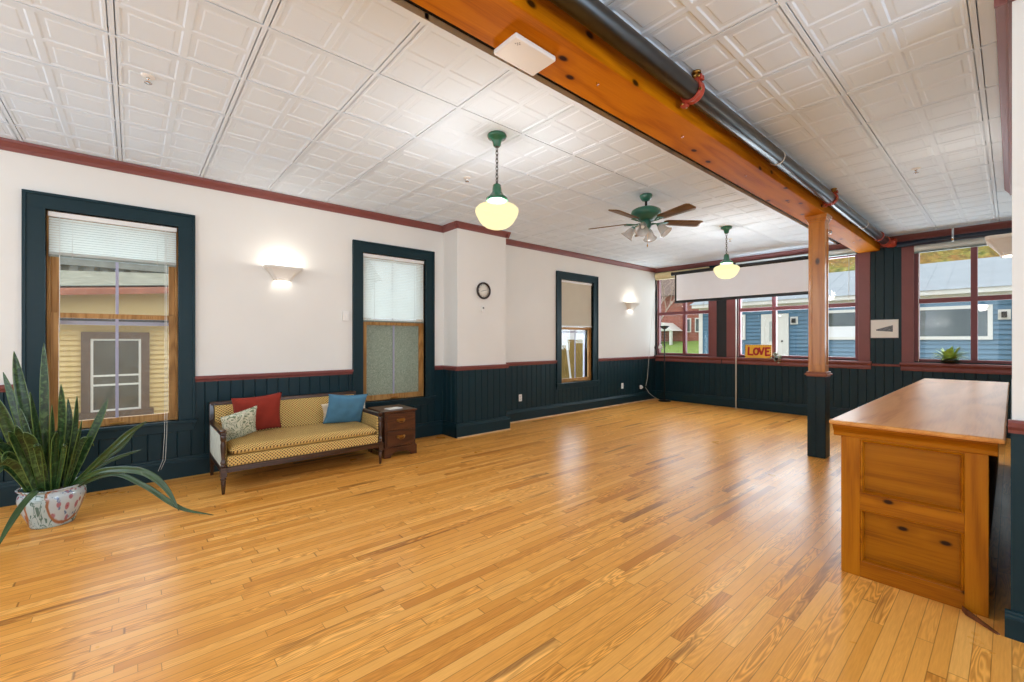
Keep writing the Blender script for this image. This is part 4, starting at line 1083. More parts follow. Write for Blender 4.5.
# LOVE sign on the sill
r = thing('painted_sign', 'yellow hand painted LOVE sign propped in the far window', 'sign', (-3.22, 9.085, 1.0035)); 
LOV = Matrix.Rotation(math.radians(-4), 4, 'X')
MB().box(-0.235, 0.235, 0, 0.012, 0, 0.255).build('board', paint('yellow_orange_paint', sl(236, 176, 48), 0.6, 0.08, 12), r, 0.002, LOV)
m = MB()
def stroke(pts, w=0.017):
    m.f = IDENT
    for (xa, za), (xb, zb) in zip(pts, pts[1:]):
        dx, dz = xb - xa, zb - za; l = math.hypot(dx, dz); nx, nz = -dz / l * w, dx / l * w
        ex, ez = dx / l * w * 0.5, dz / l * w * 0.5
        m.hexa([(xa + nx - ex, -0.003, za + nz - ez), (xa - nx - ex, -0.003, za - nz - ez), (xb - nx + ex, -0.003, zb - nz + ez), (xb + nx + ex, -0.003, zb + nz + ez)],
               [(xa + nx - ex, 0.0005, za + nz - ez), (xa - nx - ex, 0.0005, za - nz - ez), (xb - nx + ex, 0.0005, zb - nz + ez), (xb + nx + ex, 0.0005, zb + nz + ez)])
stroke([(-0.165, 0.205), (-0.168, 0.065), (-0.085, 0.062)])
stroke([(-0.03 + 0.042 * math.cos(t), 0.125 + 0.06 * math.sin(t)) for t in [2 * PI * k / 12 for k in range(13)]])
stroke([(0.022, 0.195), (0.065, 0.07), (0.105, 0.20)])
stroke([(0.205, 0.195), (0.14, 0.195), (0.142, 0.055), (0.21, 0.06)]); stroke([(0.142, 0.128), (0.19, 0.13)])
m.build('lettering', paint('red_sign_paint', sl(182, 32, 22), 0.6), r, 0, LOV)
m = MB()
for k in range(12):
    x = -0.225 + k * 0.0409
    m.box(x - 0.006, x + 0.006, -0.002, 0.0005, 0.236, 0.25)
for k in range(6):
    z = 0.02 + k * 0.042; m.box(-0.232, -0.22, -0.002, 0.0005, z, z + 0.014); m.box(0.22, 0.232, -0.002, 0.0005, z, z + 0.014)
m.build('border_dashes', M['black'], r, 0, LOV)

# dried bouquet hanging at the sill
r = thing('dried_bouquet', 'grey green dried flower bunch hanging on the far sill near the sign', 'dried flowers', (-2.853, 9.0, 1.02))
rg = random.Random(3)
m = MB()
for k in range(16):
    a = rg.uniform(0, 2 * PI); t = rg.uniform(0.03, 0.1)
    m.tube([(0, 0, 0.02), (t * math.cos(a) * 0.5, -0.02, -0.02 + rg.uniform(-0.05, 0.08)), (t * math.cos(a), -0.02 + 0.04 * math.sin(a) * 0.4, rg.uniform(-0.13, 0.12))], 0.003, 5)
m.build('stems', paint('dried_stem', sl(126, 122, 84), 0.9, 0.2, 40), r)
m = MB()
for k in range(26):
    a = rg.uniform(0, 2 * PI); rr = rg.uniform(0.0, 0.09); c = (rr * math.cos(a), -0.03 + rg.uniform(-0.015, 0.015), rr * math.sin(a) * 1.1)
    m.lathe([(0.003, -0.014), (0.016, -0.004), (0.018, 0.004), (0.008, 0.014), (0.002, 0.016)], c, 7, rg.choice('xyz'))
m.build('flower_heads', paint('dusty_grey_green', sl(150, 160, 146), 0.9, 0.25, 50), r)
m = MB(); m.lathe([(0.004, -0.03), (0.026, -0.02), (0.032, 0), (0.02, 0.02), (0.004, 0.024)], (0.0, -0.055, -0.01), 12); m.build('seed_head', M['black'], r)

# framed picture on the teal panel
r = thing('wall_picture', 'white matted photograph of a long building on the teal panel', 'picture', (-1.342, FW - 0.0145, 1.53))
MB().box(-0.172, 0.172, -0.018, 0, -0.147, 0.147).build('frame', paint('thin_silver_frame', sl(196, 192, 188), 0.4), r, 0.003)
MB().box(-0.164, 0.164, -0.0195, -0.017, -0.139, 0.139).build('mat', M['paper'], r)
m = MB(); m.hexa([(-0.10, -0.0205, -0.03), (0.105, -0.0205, -0.05), (0.105, -0.0205, 0.055), (-0.10, -0.0205, -0.01)], [(-0.10, -0.019, -0.03), (0.105, -0.019, -0.05), (0.105, -0.019, 0.055), (-0.10, -0.019, -0.01)])
t = NT('grey_photo_print'); o_ = t.obj(); t.col(t.ramp(t.noise(t.mapv(o_, (30, 1, 14)), 3, 3), [(0.35, sl(36, 40, 44)), (0.65, sl(130, 134, 138))])); t.set(Roughness=0.4)
m.build('print', t.m, r)

# ------------------------------------------------------------------ floor lamp and wires in the far corner
r = thing('floor_lamp', 'slim black torchiere floor lamp in the far corner', 'lamp', (-5.04, 8.86, 0))
m = MB(); m.lathe([(0.13, 0), (0.13, 0.015), (0.12, 0.025), (0.03, 0.032), (0.015, 0.045)], seg=28); m.build('base', M['black'], r)
m = MB(); m.lathe([(0.012, 0.03), (0.012, 1.60)], seg=12); m.build('pole', M['black'], r)
m = MB(); m.lathe([(0.015, 1.58), (0.05, 1.60), (0.09, 1.635), (0.10, 1.66), (0.094, 1.66), (0.04, 1.61)], seg=28); m.build('bowl', M['black'], r)
m = MB(); m.tube([(0, 0, 1.15), (0.03, -0.02, 1.22), (0.02, -0.05, 1.28), (-0.04, -0.06, 1.29), (-0.06, -0.06, 1.25)], 0.006, 8)
ra = m.build('reading_arm', M['black'], r)
m = MB(); m.lathe([(0.018, 0.04), (0.03, 0.02), (0.045, -0.02), (0.052, -0.06), (0.048, -0.06), (0.02, 0.01)], (-0.06, -0.06, 1.22), 18); m.build('reading_shade', M['white'], ra)['label'] = 'white reading shade'
m = MB(); m.tube([(-5.33, 8.95, 1.2), (-5.30, 8.9, 1.22), (-5.27, 8.88, 1.18)], 0.006, 6); m.tube([(-5.33, 8.95, 1.2), (-5.335, 8.94, 0.97)], 0.006, 6)
m.box(-5.36, -5.31, 8.93, 8.97, 0.955, 0.985) if False else None
m.lathe([(0.006, 0), (0.022, 0.02), (0.03, 0.05), (0.026, 0.05), (0.004, 0.02)], (-5.265, 8.87, 1.14), 12)
m.lathe([(0.035, 0.986), (0.035, 0.992), (0.006, 1.0)], (-5.335, 8.94, 0), 14) if False else m.lathe([(0.03, 1.006), (0.03, 1.012), (0.006, 1.02)], (-5.335, 9.045, 0), 14)
m.tube([(-5.335, 8.94, 0.97), (-5.335, 9.0, 1.0), (-5.335, 9.045, 1.015)], 0.006, 6)
tag(m.build('clip_lamp', M['black']), 'tiny black gooseneck clip lamp on the corner sill', 'lamp')
m = MB(); m.box(-5.352, -5.325, 8.44, 8.50, 0.27, 0.35); m.lathe([(0.025, 0), (0.022, 0.03), (0.004, 0.034)], (-5.325, 8.47, 0.31), 12, 'x')
o = m.build('plug_adapter', M['white'], None, 0.004); o.location.x = -0.045; tag(o, 'white plug adapter in the corner wainscot', 'plug')
m = MB(); m.tube([(-5.355, 8.62, 0.33), (-5.34, 8.66, 0.5), (-5.345, 8.75, 1.1), (-5.345, 8.86, 1.9), (-5.34, 9.04, 2.7)], 0.004, 6); m.tube([(-5.355, 8.60, 0.3), (-5.33, 8.72, 0.16), (-5.28, 8.86, 0.06), (-5.17, 8.88, 0.015)], 0.004, 6)
tag(m.build('lamp_cord', M['string']), 'pale cord running up the far corner beside the window', 'cord')

# ------------------------------------------------------------------ sill plant
r = thing('potted_plant', 'small leafy houseplant in a glass bowl on the far sill', 'plant', (-0.60, 9.045, 1.0035))
m = MB(); m.lathe([(0.05, 0), (0.085, 0.012), (0.105, 0.04), (0.10, 0.075), (0.094, 0.075), (0.05, 0.01)], seg=28); 
bowl = m.build('bowl', glass_mat('greenish_glass', (0.75, 0.85, 0.72, 1)), r)
m = MB(); m.lathe([(0.048, 0.012), (0.08, 0.02), (0.093, 0.06), (0.01, 0.07)], seg=24); m.build('soil', M['soil'], r)
m = MB(); rg = random.Random(11)
def blade_leaf(m, base, tip, bend, w, nseg=8):
    b = Vector(base); t = Vector(tip); mid = (b + t) / 2 + Vector((0, 0, bend)); d = (t - b); side = d.cross(Vector((0, 0, 1)));
    if side.length < 1e-4: side = Vector((1, 0, 0))
    side.normalize(); V = []
    for i in range(nseg + 1):
        u = i / nseg; p = b * (1 - u) ** 2 + mid * 2 * u * (1 - u) + t * u * u
        ww = w * math.sin(PI * min(1, 0.12 + 0.88 * u)) ** 0.8 if u < 1 else 0.0005
        V.append([m.bm.verts.new(p - side * ww), m.bm.verts.new(p + Vector((0, 0, -0.15 * ww))), m.bm.verts.new(p + side * ww)])
    for a, c in zip(V, V[1:]):
        for k in (0, 1): f = m.bm.faces.new([a[k], a[k + 1], c[k + 1], c[k]]); f.smooth = True
for k in range(60):
    a = rg.uniform(0, 2 * PI); rr = rg.uniform(0.05, 0.24); z = rg.uniform(0.12, 0.29) - rr * 0.4
    blade_leaf(m, (0.03 * math.cos(a), 0.03 * math.sin(a) - 0.005, 0.06), (rr * math.cos(a), rr * math.sin(a) * 0.55 - 0.03, z + 0.02), 0.05, rg.uniform(0.022, 0.034), 6)
m.build('leaves', M['leaf2'], r, recalc=False)

# ------------------------------------------------------------------ snake plant
PL = Vector((-4.66, -0.44, 0))
r = thing('porcelain_planter', 'painted porcelain planter holding a tall snake plant under the blind window', 'plant', PL)
m = MB(); m.lathe([(0.10, 0), (0.118, 0.0), (0.122, 0.012), (0.135, 0.05), (0.158, 0.11), (0.175, 0.165), (0.182, 0.205), (0.178, 0.235), (0.168, 0.252), (0.166, 0.262), (0.182, 0.272), (0.186, 0.28), (0.172, 0.282), (0.160, 0.27), (0.16, 0.22)], seg=56, uv=True, cap=False)
m.quad(*[(0.1 * math.cos(t), 0.1 * math.sin(t), 0.001) for t in (0, PI / 2, PI, 3 * PI / 2)])
m.build('planter', M['porcelain'], r, 0, Matrix.Rotation(math.radians(-24), 4, 'Z'))
m = MB(); m.lathe([(0.165, 0.225), (0.1, 0.24), (0.01, 0.245)], seg=32); m.build('soil', M['soil'], r)
TH = math.radians(48.912); SN, CS = math.sin(TH), math.cos(TH)
def ray(u, v): t = (u - 512) / 436; return Vector((-SN + t * CS, CS + t * SN, -(v - 340) / 436))
def atX(u, v, X): d = ray(u, v); return Vector((0, 0, CAM_H)) + d * (X / d.x)
def strap(m, pts, w, seg=16, cup=0.25, seed=0):
    """strap leaf along a smooth path through pts; UV u across, v along"""
    if m.uv is None: m.uv = m.bm.loops.layers.uv.new('UVMap')
    P = [Vector(p) - PL for p in pts]
    def cr(t):
        n = len(P) - 1; i = min(int(t * n), n - 1); f = t * n - i
        p0, p1, p2, p3 = P[max(i - 1, 0)], P[i], P[i + 1], P[min(i + 2, n)]
        return 0.5 * ((2 * p1) + (p2 - p0) * f + (2 * p0 - 5 * p1 + 4 * p2 - p3) * f * f + (3 * p1 - p0 - 3 * p2 + p3) * f ** 3)
    V = []; toC = (Vector((0, 0, CAM_H)) - PL).normalized()
    tw = seed * 1.7
    for i in range(seg + 1):
        t = i / seg; p = cr(t); d = (cr(min(1, t + 0.02)) - cr(max(0, t - 0.02))).normalized()
        base = Vector((toC.x, toC.y, 0.25)); rot = Matrix.Rotation(0.9 * math.sin(tw) + 0.3 * t, 3, d)
        side = d.cross(rot @ base)
        side.normalize(); nrm = side.cross(d)
        ww = w * (0.55 + 0.45 * min(1, t * 3)) * (1 if t < 0.6 else max(0.02, 1 - ((t - 0.6) / 0.4) ** 1.6))
        row = []
        for k in range(5):
            q = k / 4 * 2 - 1
            row.append(m.bm.verts.new(p + side * ww * q + nrm * (-cup * ww * (1 - q * q))))
        V.append(row)
    for i in range(seg):
        for k in range(4):
            f = m.bm.faces.new([V[i][k], V[i][k + 1], V[i + 1][k + 1], V[i + 1][k]]); f.smooth = True
            for l, (a, b) in zip(f.loops, ((k, i), (k + 1, i), (k + 1, i + 1), (k, i + 1))): l[m.uv].uv = (a / 4, b / seg + seed * 3.1)
# tip pixel (in the photograph), depth plane, half width, side bulge of the path
LV = [(14, 351, -4.80, 0.034, -0.02), (30, 392, -4.58, 0.034, 0.0), (44, 343, -4.66, 0.024, 0.0), (61, 384, -4.60, 0.026, 0.02), (68, 398, -4.72, 0.022, 0.03),
      (77, 396, -4.66, 0.024, 0.02), (108, 399, -4.62, 0.027, 0.03), (-4, 396, -4.62, 0.034, -0.03), (-16, 420, -4.55, 0.030, -0.03), (-10, 446, -4.50, 0.028, -0.03),
      (-30, 440, -4.70, 0.03, 0.0), (16, 425, -4.48, 0.03, -0.02), (52, 405, -4.50, 0.026, 0.0), (88, 438, -4.60, 0.02, 0.02), (3, 372, -4.9, 0.03, 0.0), (72, 430, -4.78, 0.024, 0.0),
      (40, 420, -4.85, 0.03, 0.0), (24, 432, -4.44, 0.03, 0.0), (-24, 470, -4.45, 0.026, 0.02), (56, 432, -4.46, 0.028, 0.0),
      (8, 432, -4.40, 0.022, -0.04), (2, 462, -4.42, 0.02, -0.05), (20, 408, -4.66, 0.018, -0.01), (82, 420, -4.52, 0.016, 0.02), (36, 446, -4.40, 0.02, -0.02), (64, 446, -4.42, 0.018, 0.02), (-8, 480, -4.5, 0.018, -0.03), (94, 446, -4.7, 0.014, 0.04)]
rg = random.Random(5)
for i, (u, v, X, w, bl) in enumerate(LV):
    tip = atX(u, v, X); a = math.atan2(tip.y - PL.y, tip.x - PL.x); rr = min(0.11, 0.25 * math.hypot(tip.x - PL.x, tip.y - PL.y)) + 0.015 * (i % 3)
    b = PL + Vector((rr * math.cos(a), rr * math.sin(a), 0.23)); mid = (b + tip) / 2 + Vector((bl * 0.3, bl, 0.06 + abs(bl)))
    if tip.z < 0.75: mid += Vector((0, 0, 0.06))
    m = MB(); strap(m, [b, mid, tip], w, seed=i); m.build('leaf', M['leaf'], r, recalc=False, solid=0.004)
# arching strap fronds on the right-hand side
def frond(pts, w, cup=0.35, seed=0):
    m = MB(); strap(m, pts, w, 26, cup, seed); m.build('frond', M['frond'], r, recalc=False, solid=0.003)
B0 = PL + Vector((0.06, 0.08, 0.235))
frond([B0, atX(105, 455, -4.5), atX(128, 434, -4.48), atX(147, 421, -4.46)], 0.022, seed=0)
frond([B0, atX(100, 462, -4.6), atX(122, 446, -4.62), atX(140, 424, -4.64)], 0.016, seed=0)
frond([B0, atX(100, 466, -4.66), atX(122, 456, -4.7), atX(141, 450, -4.74)], 0.014, seed=0)
frond([B0, atX(98, 472, -4.45), atX(132, 470, -4.3), atX(152, 476, -4.22), atX(168, 491, -4.16), atX(179, 511, -4.10)], 0.024, seed=0)
e = atX(214, 517, -4.02); e.z = 0.008
frond([B0, atX(112, 474, -4.45), atX(145, 486, -4.28), atX(168, 501, -4.18), atX(186, 510, -4.12), e], 0.017, seed=0)
frond([PL + Vector((0.03, -0.05, 0.235)), atX(38, 490, -4.40), atX(24, 503, -4.30), atX(8, 527, -4.16), atX(-4, 550, -4.06)], 0.018, seed=0)

# ------------------------------------------------------------------ outside, beyond the far windows
def ground_mat():
    t = NT('autumn_ground'); o = t.obj()
    n = t.noise(o, 1.2, 5, 0.7); c = t.ramp(n, [(0.35, sl(92, 104, 52)), (0.5, sl(138, 138, 74)), (0.62, sl(172, 128, 62))]); t.col(c); t.set(Roughness=0.95); return t.m
def hill_mat():
    t = NT('leaf_littered_hillside'); o = t.obj()
    n = t.noise(o, 5.5, 6, 0.8); n2 = t.noise(o, 0.35, 3)
    c = t.ramp(n, [(0.32, sl(62, 52, 28)), (0.42, sl(112, 84, 44)), (0.5, sl(150, 102, 52)), (0.58, sl(166, 112, 58)), (0.7, sl(206, 172, 122))])
    c = t.mix(t.step(n2, 0.42, 0.56), c, t.ramp(t.noise(o, 4, 5, 0.75), [(0.35, sl(60, 68, 26)), (0.5, sl(120, 122, 48)), (0.68, sl(190, 172, 92))]))
    t.col(c); t.set(Roughness=1.0); return t.m
GZ = -0.45
m = MB(); m.box(-60, 40, FW + 0.3, 60, GZ - 0.1, GZ); m.box(-60, LW - 0.3, -20, FW + 0.3, GZ - 0.1, GZ - 0.001)
struct(m.build('ground', ground_mat()))
m = MB(); rg = random.Random(2)
hh = {}
def hf(u, v):
    x = -8.6 + 50 * u; y = 21.5 + 26 * v
    return (x, y, GZ + 0.3 + 17 * v ** 1.05 + 0.35 * math.sin(x * 1.3 + y) + 0.3 * math.sin(2.7 * x - 1.9 * y))
m.grid(hf, 60, 26); struct(m.build('hill', hill_mat(), recalc=False))

r = thing('clapboard_building', 'long blue clapboard building with grey metal roof across the yard', 'building', (-1, 17, GZ)); inv = Matrix.Translation(-Vector(r.location))
BF = lambda a, n, z: (a, 17.0 - n, z)
bx0, bx1, ez = -8.15, 8.0, 2.62
m = MB(BF); z = GZ; 
while z < ez:
    m.prism([(-0.2, z), (0.036, z), (0.036, z + 0.012), (-0.004, min(z + 0.13, ez)), (-0.2, min(z + 0.13, ez))], bx0, bx1, 'a'); z += 0.13
m.f = IDENT; m.box(bx0, bx0 + 0.2, 17.2, 23, GZ, ez); m.box(bx0 + 0.2, bx1, 22.8, 23, GZ, ez)
m.build('siding', paint('slate_blue_siding', sl(92, 130, 158), 0.7, 0.03, 2), r, 0, inv)
m = MB(BF); m.box(bx0 - 0.02, bx0 + 0.13, 0.023, 0.04, GZ, ez); m.box(bx0, bx1, 0.02, 0.05, ez - 0.13, ez); m.prism([(0.05, ez - 0.03), (0.36, ez - 0.03), (0.36, ez + 0.11), (0.05, ez + 0.11)], bx0 - 0.15, bx1, 'a')
m.build('trim_board', M['white'], r, 0, inv)
m = MB(); m.quad((bx0 - 0.25, 16.6, ez + 0.10), (bx1, 16.6, ez + 0.10), (bx1, 20.2, 3.93), (bx0 - 0.25, 20.2, 3.93)); m.quad((bx0 - 0.25, 20.2, 3.93), (bx1, 20.2, 3.93), (bx1, 23.4, ez), (bx0 - 0.25, 23.4, ez))
for k in range(40):
    x = bx0 - 0.2 + k * 0.42
    if x < bx1: m.hexa([(x, 16.6, ez + 0.101), (x + 0.03, 16.6, ez + 0.101), (x + 0.03, 20.2, 3.931), (x, 20.2, 3.931)], [(x, 16.6, ez + 0.106), (x + 0.03, 16.6, ez + 0.106), (x + 0.03, 20.2, 3.936), (x, 20.2, 3.936)])
m.build('roof', paint('grey_metal_roof', sl(146, 156, 166), 0.55, 0.06, 1.5), r, 0, inv, solid=0.0)
M['darkglass'] = paint('dark_window_glass', sl(70, 78, 76), 0.12, 0.35, 2.2)
BF = lambda a, n, z: (a, 16.965 - n, z)
def bwin(x0, x1, z0, z1, mull=()):
    m = MB(BF); w = 0.09
    m.box(x0, x0 + w, 0.0, 0.06, z0, z1); m.box(x1 - w, x1, 0, 0.06, z0, z1); m.box(x0 + w, x1 - w, 0, 0.06, z0, z0 + w); m.box(x0 + w, x1 - w, 0, 0.06, z1 - w, z1)
    for q in mull: m.box(q - 0.03, q + 0.03, 0.03, 0.055, z0 + w, z1 - w)
    f = m.build('window', M['white'], r, 0, inv)
    MB(BF).box(x0 + w, x1 - w, 0.02, 0.035, z0 + w, z1 - w).build('pane', M['darkglass'], f, 0, inv)
    return f
bwin(-2.95, -0.33, 1.36, 2.28)
f = bwin(-4.40, -3.10, 1.36, 2.30)
MB(BF).box(-4.31, -3.19, 0.034, 0.04, 1.45, 1.78).build('half_curtain', M['screen'], f, 0, inv)
bwin(-6.95, -6.42, 1.36, 2.28); bwin(-7.75, -7.3, 1.36, 2.28)
m = MB(BF); dz0, dz1 = 0.55, 2.14
m.box(-5.88, -5.76, 0, 0.06, dz0, dz1 + 0.12); m.box(-5.14, -5.02, 0, 0.06, dz0, dz1 + 0.12); m.box(-5.76, -5.14, 0, 0.06, dz1, dz1 + 0.12); fr = m.build('door_frame', M['white'], r, 0, inv)
m = MB(BF); m.box(-5.76, -5.14, 0.0, 0.04, dz0, dz1); m.box(-5.66, -5.24, 0.04, 0.05, 0.75, 1.2); dr = m.build('door', M['white'], r, 0.004, inv)
MB(BF).box(-5.62, -5.40, 0.04, 0.048, 1.3, 2.0).build('door_glass', paint('pale_glass', sl(190, 196, 196), 0.2), dr, 0, inv)
m = MB(BF); m.lathe([(0.03, 0), (0.03, 0.06)], (-5.22, 0.05, 1.28), 10); m.build('door_knob', M['black'], dr, 0, inv)
m = MB(BF); m.box(-6.3, -4.7, 0, 0.9, GZ, 0.5); m.box(-6.3, -4.7, 0.9, 1.2, GZ, 0.25); m.build('step', paint('grey_step', sl(150, 148, 142), 0.9), r, 0, inv)
for x in (-4.86, -0.13):
    m = MB(BF); m.box(x - 0.11, x + 0.11, 0.0, 0.035, 1.88, 2.14); lb = m.build('light_plate', M['white'], r, 0, inv)
    m = MB(BF); m.box(x - 0.05, x + 0.05, 0.035, 0.14, 1.93, 2.08); m.build('porch_lantern', M['black'], lb, 0, inv)
m = MB(BF); m.box(0.02, 0.14, 0.02, 0.045, GZ, ez - 0.1); m.build('downpipe', M['white'], r, 0, inv)

# red brick house further off
def brick():
    t = NT('red_brick'); o = t.obj(); b = t.n('ShaderNodeTexBrick'); t.put(b.inputs['Vector'], t.mapv(o, (1, 1, 1), (PI / 2, 0, 0)))
    b.inputs['Scale'].default_value = 2.2; b.inputs['Color1'].default_value = sl(168, 92, 76); b.inputs['Color2'].default_value = sl(140, 72, 60); b.inputs['Mortar'].default_value = sl(180, 150, 136); b.inputs['Mortar Size'].default_value = 0.015
    t.col(b.outputs['Color']); t.set(Roughness=0.9); return t.m
r = thing('brick_house', 'red brick house with white porch seen in the far corner window', 'building', (-17, 30, GZ)); inv = Matrix.Translation(-Vector(r.location))
MB().box(-21, -13.2, 30, 36, GZ, 4.6).build('wall', brick(), r, 0, inv)
m = MB(); m.hexa([(-21.4, 29.5, 4.6), (-12.8, 29.5, 4.6), (-12.8, 36.5, 4.6), (-21.4, 36.5, 4.6)], [(-19.5, 32.8, 6.4), (-14.7, 32.8, 6.4), (-14.7, 33.2, 6.4), (-19.5, 33.2, 6.4)]); m.build('roof', paint('brown_roof', sl(116, 96, 88), 0.9, 0.1, 3), r, 0, inv)
m = MB(); m.prism([(-17.7, 2.0), (-15.6, 2.0), (-16.4, 2.6), (-16.9, 2.6)], 28.4, 30, 'n')
m.box(-17.6, -17.45, 28.5, 28.7, GZ, 2.0); m.box(-15.85, -15.7, 28.5, 28.7, GZ, 2.0); m.build('porch', M['white'], r, 0, inv)
for x in (-15.2, -14.5):
    m = MB(); m.box(x - 0.2, x + 0.2, 29.93, 30.0, 1.9, 2.9); w_ = m.build('window', M['white'], r, 0, inv)
    MB().box(x - 0.13, x + 0.13, 29.91, 29.95, 1.97, 2.83).build('pane', M['darkglass'], w_, 0, inv)
m = MB(); m.grid(lambda u, v: (-24 + 16 * u, 20 + 10 * v, GZ + 0.02 + 1.75 * v + 0.08 * math.sin(9 * u + 7 * v)), 16, 10)
o = struct(m.build('lawn', paint('bright_lawn', sl(122, 148, 66), 0.95, 0.3, 5), recalc=False))

def bare_tree(x, y, h, seed, label):
    rg = random.Random(seed); r = thing('bare_tree', label, 'tree', (x, y, GZ + 0.3), )
    tr, tw = MB(), MB()
    def br(p, d, l, rad, lev, mb):
        q = p + d * l; mid = (p + q) / 2 + Vector((rg.uniform(-1, 1), rg.uniform(-1, 1), 0)) * l * 0.06
        mb.tube([p, mid, q], [rad, rad * 0.85, rad * 0.65], 5 if lev > 1 else 8, cap=False)
        if lev >= 6: return
        for k in range(3 if lev > 0 else 4):
            a = rg.uniform(0, 2 * PI); s = rg.uniform(0.35, 0.75)
            n = (d + Vector((math.cos(a) * s, math.sin(a) * s, rg.uniform(-0.1, 0.3)))).normalized()
            br(p + d * l * rg.uniform(0.6, 1.0), n, l * rg.uniform(0.6, 0.82), rad * 0.55, lev + 1, tw)
    br(Vector((0, 0, 0)), Vector((0, 0, 1)), h * 0.3, 0.10, 0, tr)
    bark = paint('grey_brown_bark', sl(184, 160, 150), 0.95, 0.2, 8)
    tr.build('trunk', bark, r, recalc=False); tw.build('branches', bark, r, recalc=False)
bare_tree(-15.0, 25.2, 8.5, 4, 'bare twiggy tree in front of the brick house')

# ------------------------------------------------------------------ outside, beyond the left windows
YF = lambda a, n, z: (-9.0 + n, a, z)
r = thing('yellow_house', 'yellow clapboard house with brown-framed window seen behind the snake plant', 'building', (-9.0, 0, GZ)); inv = Matrix.Translation(-Vector(r.location))
m = MB(YF); z = GZ
while z < 1.60:
    m.prism([(-0.2, z), (0.03, z), (0.002, min(z + 0.075, 1.61)), (-0.2, min(z + 0.075, 1.61))], -5.5, 2.6, 'a'); z += 0.075
m.build('siding', paint('buttery_yellow_siding', sl(226, 198, 142), 0.75, 0.03, 3), r, 0, inv)
YF = lambda a, n, z: (-8.97 + n, a, z)
m = MB(YF); a0, a1, z0, z1 = -0.56, 0.21, 0.25, 1.47; w = 0.10
m.box(a0, a0 + w, 0, 0.05, z0, z1); m.box(a1 - w, a1, 0, 0.05, z0, z1); m.box(a0 + w, a1 - w, 0, 0.05, z1 - w, z1); m.box(a0 - 0.05, a1 + 0.05, 0, 0.09, z0 - 0.06, z0 + 0.03)
wf = m.build('window', paint('weathered_brown_trim', sl(112, 92, 80), 0.8, 0.15, 12), r, 0, inv)
m = MB(YF); b0, b1 = a0 + w, a1 - w
for q in (b0, b1 - 0.03): m.box(q, q + 0.03, 0.017, 0.03, z0 + 0.03, z1 - w)
for q in (z0 + 0.03, 0.80, z1 - w - 0.03, 0.66): m.box(b0, b1, 0.0165, 0.0295, q, q + 0.028)
m.build('sash', M['white'], wf, 0, inv)
MB(YF).box(b0, b1, 0.0, 0.0175, z0 + 0.03, z1 - w).build('pane', paint('murky_window_glass', sl(92, 88, 78), 0.15, 0.3, 3), wf, 0, inv)
m = MB(YF); m.box(-5.6, 2.7, -0.1, 0.16, 1.60, 1.66); m.build('gutter', paint('dark_gutter', sl(52, 54, 62), 0.5), r, 0, inv)
m = MB(YF); m.box(-5.6, 2.7, -0.1, 0.165, 1.66, 1.70); m.build('drip_edge', M['lilac'], r, 0, inv)
m = MB(); m.hexa([(-10.6, -5.5, 1.7), (-10.4, -5.5, 1.7), (-10.4, 2.8, 1.7), (-10.6, 2.8, 1.7)], [(-10.6, -5.5, 1.75), (-10.4, -5.5, 1.75), (-10.4, 2.8, 2.45), (-10.6, 2.8, 2.45)])
m.build('upper_wall', paint('buttery_yellow_upper_wall', sl(226, 198, 142), 0.75, 0.03, 3), r, 0, inv)
m = MB(); m.hexa([(-10.45, -6, 1.72), (-10.1, -6, 1.62), (-10.1, 3, 2.42), (-10.45, 3, 2.50)], [(-10.45, -6, 1.80), (-10.1, -6, 1.72), (-10.1, 3, 2.52), (-10.45, 3, 2.60)])
m.build('rusty_eave', paint('rusted_metal_edge', sl(168, 104, 80), 0.7, 0.2, 6), r, 0, inv)
m = MB(); m.quad((-8.84, -5.6, 1.70), (-8.84, 2.7, 1.70), (-10.5, 2.7, 1.73), (-10.5, -5.6, 1.73)); m.build('lean_to_roof', paint('mossy_grey_roof', sl(136, 132, 116), 0.9, 0.25, 5), r, 0, inv)
m = MB(); m.quad((-10.2, -6, 1.80), (-10.2, 3, 2.58), (-13, 3, 3.05), (-13, -6, 2.5)); m.build('upper_roof', paint('mossy_grey_shingles', sl(140, 140, 124), 0.9, 0.25, 4), r, 0, inv)
r = thing('grey_outbuilding', 'grey building with bracketed cornice rising behind the yellow house', 'building', (-14, 0, GZ)); inv = Matrix.Translation(-Vector(r.location))
m = MB(); m.box(-15, -14, -8, 6, GZ, 3.3); m.build('wall', paint('pale_grey_boards', sl(196, 200, 190), 0.8, 0.1, 2), r, 0, inv)
m = MB(); m.box(-14.0, -13.75, -8, 6, 3.02, 3.30)
for k in range(44): m.box(-13.99, -13.85, -6 + k * 0.26, -5.86 + k * 0.26, 2.85, 3.02)
m.build('cornice', paint('weathered_cornice', sl(150, 150, 142), 0.85, 0.2, 5), r, 0, inv)
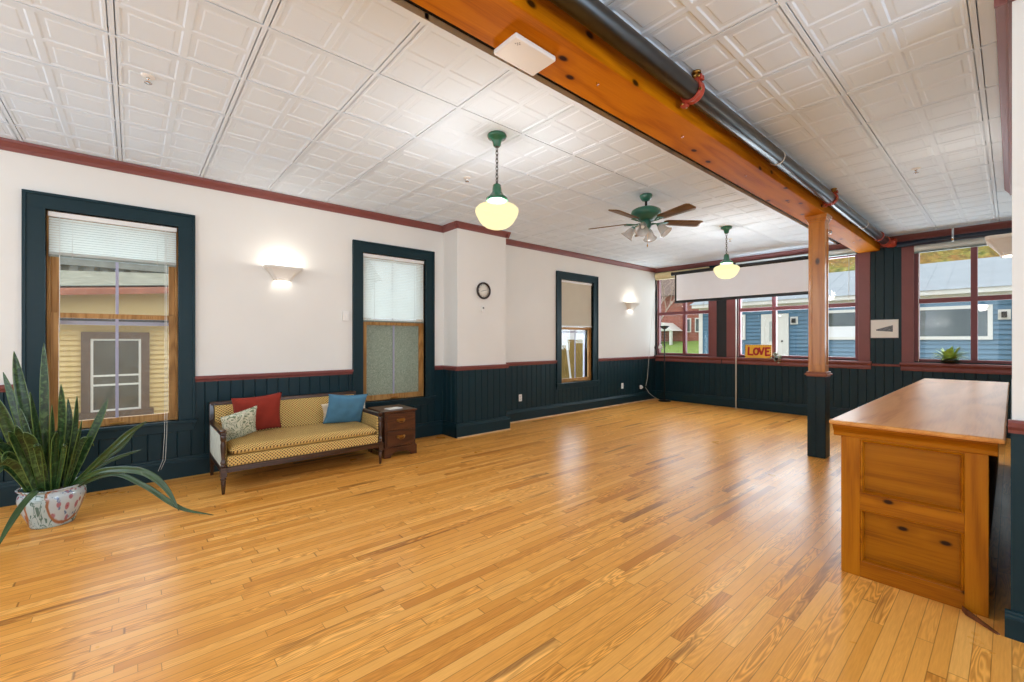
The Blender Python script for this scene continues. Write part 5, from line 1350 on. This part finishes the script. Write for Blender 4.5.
m = MB(); m.hexa([(-15.5, -8.2, 3.3), (-13.6, -8.2, 3.3), (-13.6, 6.2, 3.3), (-15.5, 6.2, 3.3)], [(-15.5, -8.2, 4.4), (-15.0, -8.2, 4.4), (-15.0, 6.2, 4.4), (-15.5, 6.2, 4.4)]); m.build('roof', paint('dark_grey_roof', sl(110, 112, 108), 0.9, 0.15, 4), r, 0, inv)

# boards leaning outside the window beyond the clock
ply = wood('olive_plywood', (sl(120, 98, 50), sl(150, 124, 66), sl(170, 142, 84)), 'Z', 0.8)
for k, (y0, y1, zt) in enumerate(((7.2, 8.12, 1.22), (8.2, 9.3, 1.36))):
    r = thing('plywood_board', ('shorter olive plywood board leaning outside the window beyond the clock', 'taller olive plywood board outside the window beyond the clock')[k], 'board', (-7.2, (y0 + y1) / 2, GZ), 0, 'plywood boards in the side yard')
    w2 = (y1 - y0) / 2; zt -= GZ
    m = MB(); m.hexa([(0.16, -w2, 0), (0.18, -w2, 0), (0.18, w2, 0), (0.16, w2, 0)], [(-0.1, -w2, zt), (-0.08, -w2, zt), (-0.08, w2, zt), (-0.1, w2, zt)]); m.build('sheet', ply, r)
    m = MB(); m.hexa([(-0.12, -0.03, 0), (-0.08, -0.03, 0), (-0.08, 0.03, 0), (-0.12, 0.03, 0)], [(-0.16, -0.03, zt), (-0.12, -0.03, zt), (-0.12, 0.03, zt), (-0.16, 0.03, zt)]); m.build('prop_batten', M['mahog'], r)
r = thing('white_shed', 'white shed wall outside the window beyond the clock', 'building', (-9.6, 8.0, GZ))
m = MB(); m.box(-0.4, 0, -2.2, 4.5, 0, 3.2); m.build('wall', paint('white_boards', sl(232, 230, 236), 0.7, 0.03), r)
m = MB(); m.hexa([(-0.6, -2.4, 3.2), (0.2, -2.4, 3.2), (0.2, 4.7, 3.2), (-0.6, 4.7, 3.2)], [(-0.6, -2.4, 3.5), (-0.3, -2.4, 3.5), (-0.3, 4.7, 3.5), (-0.6, 4.7, 3.5)]); m.build('roof', M['darkwood'], r)
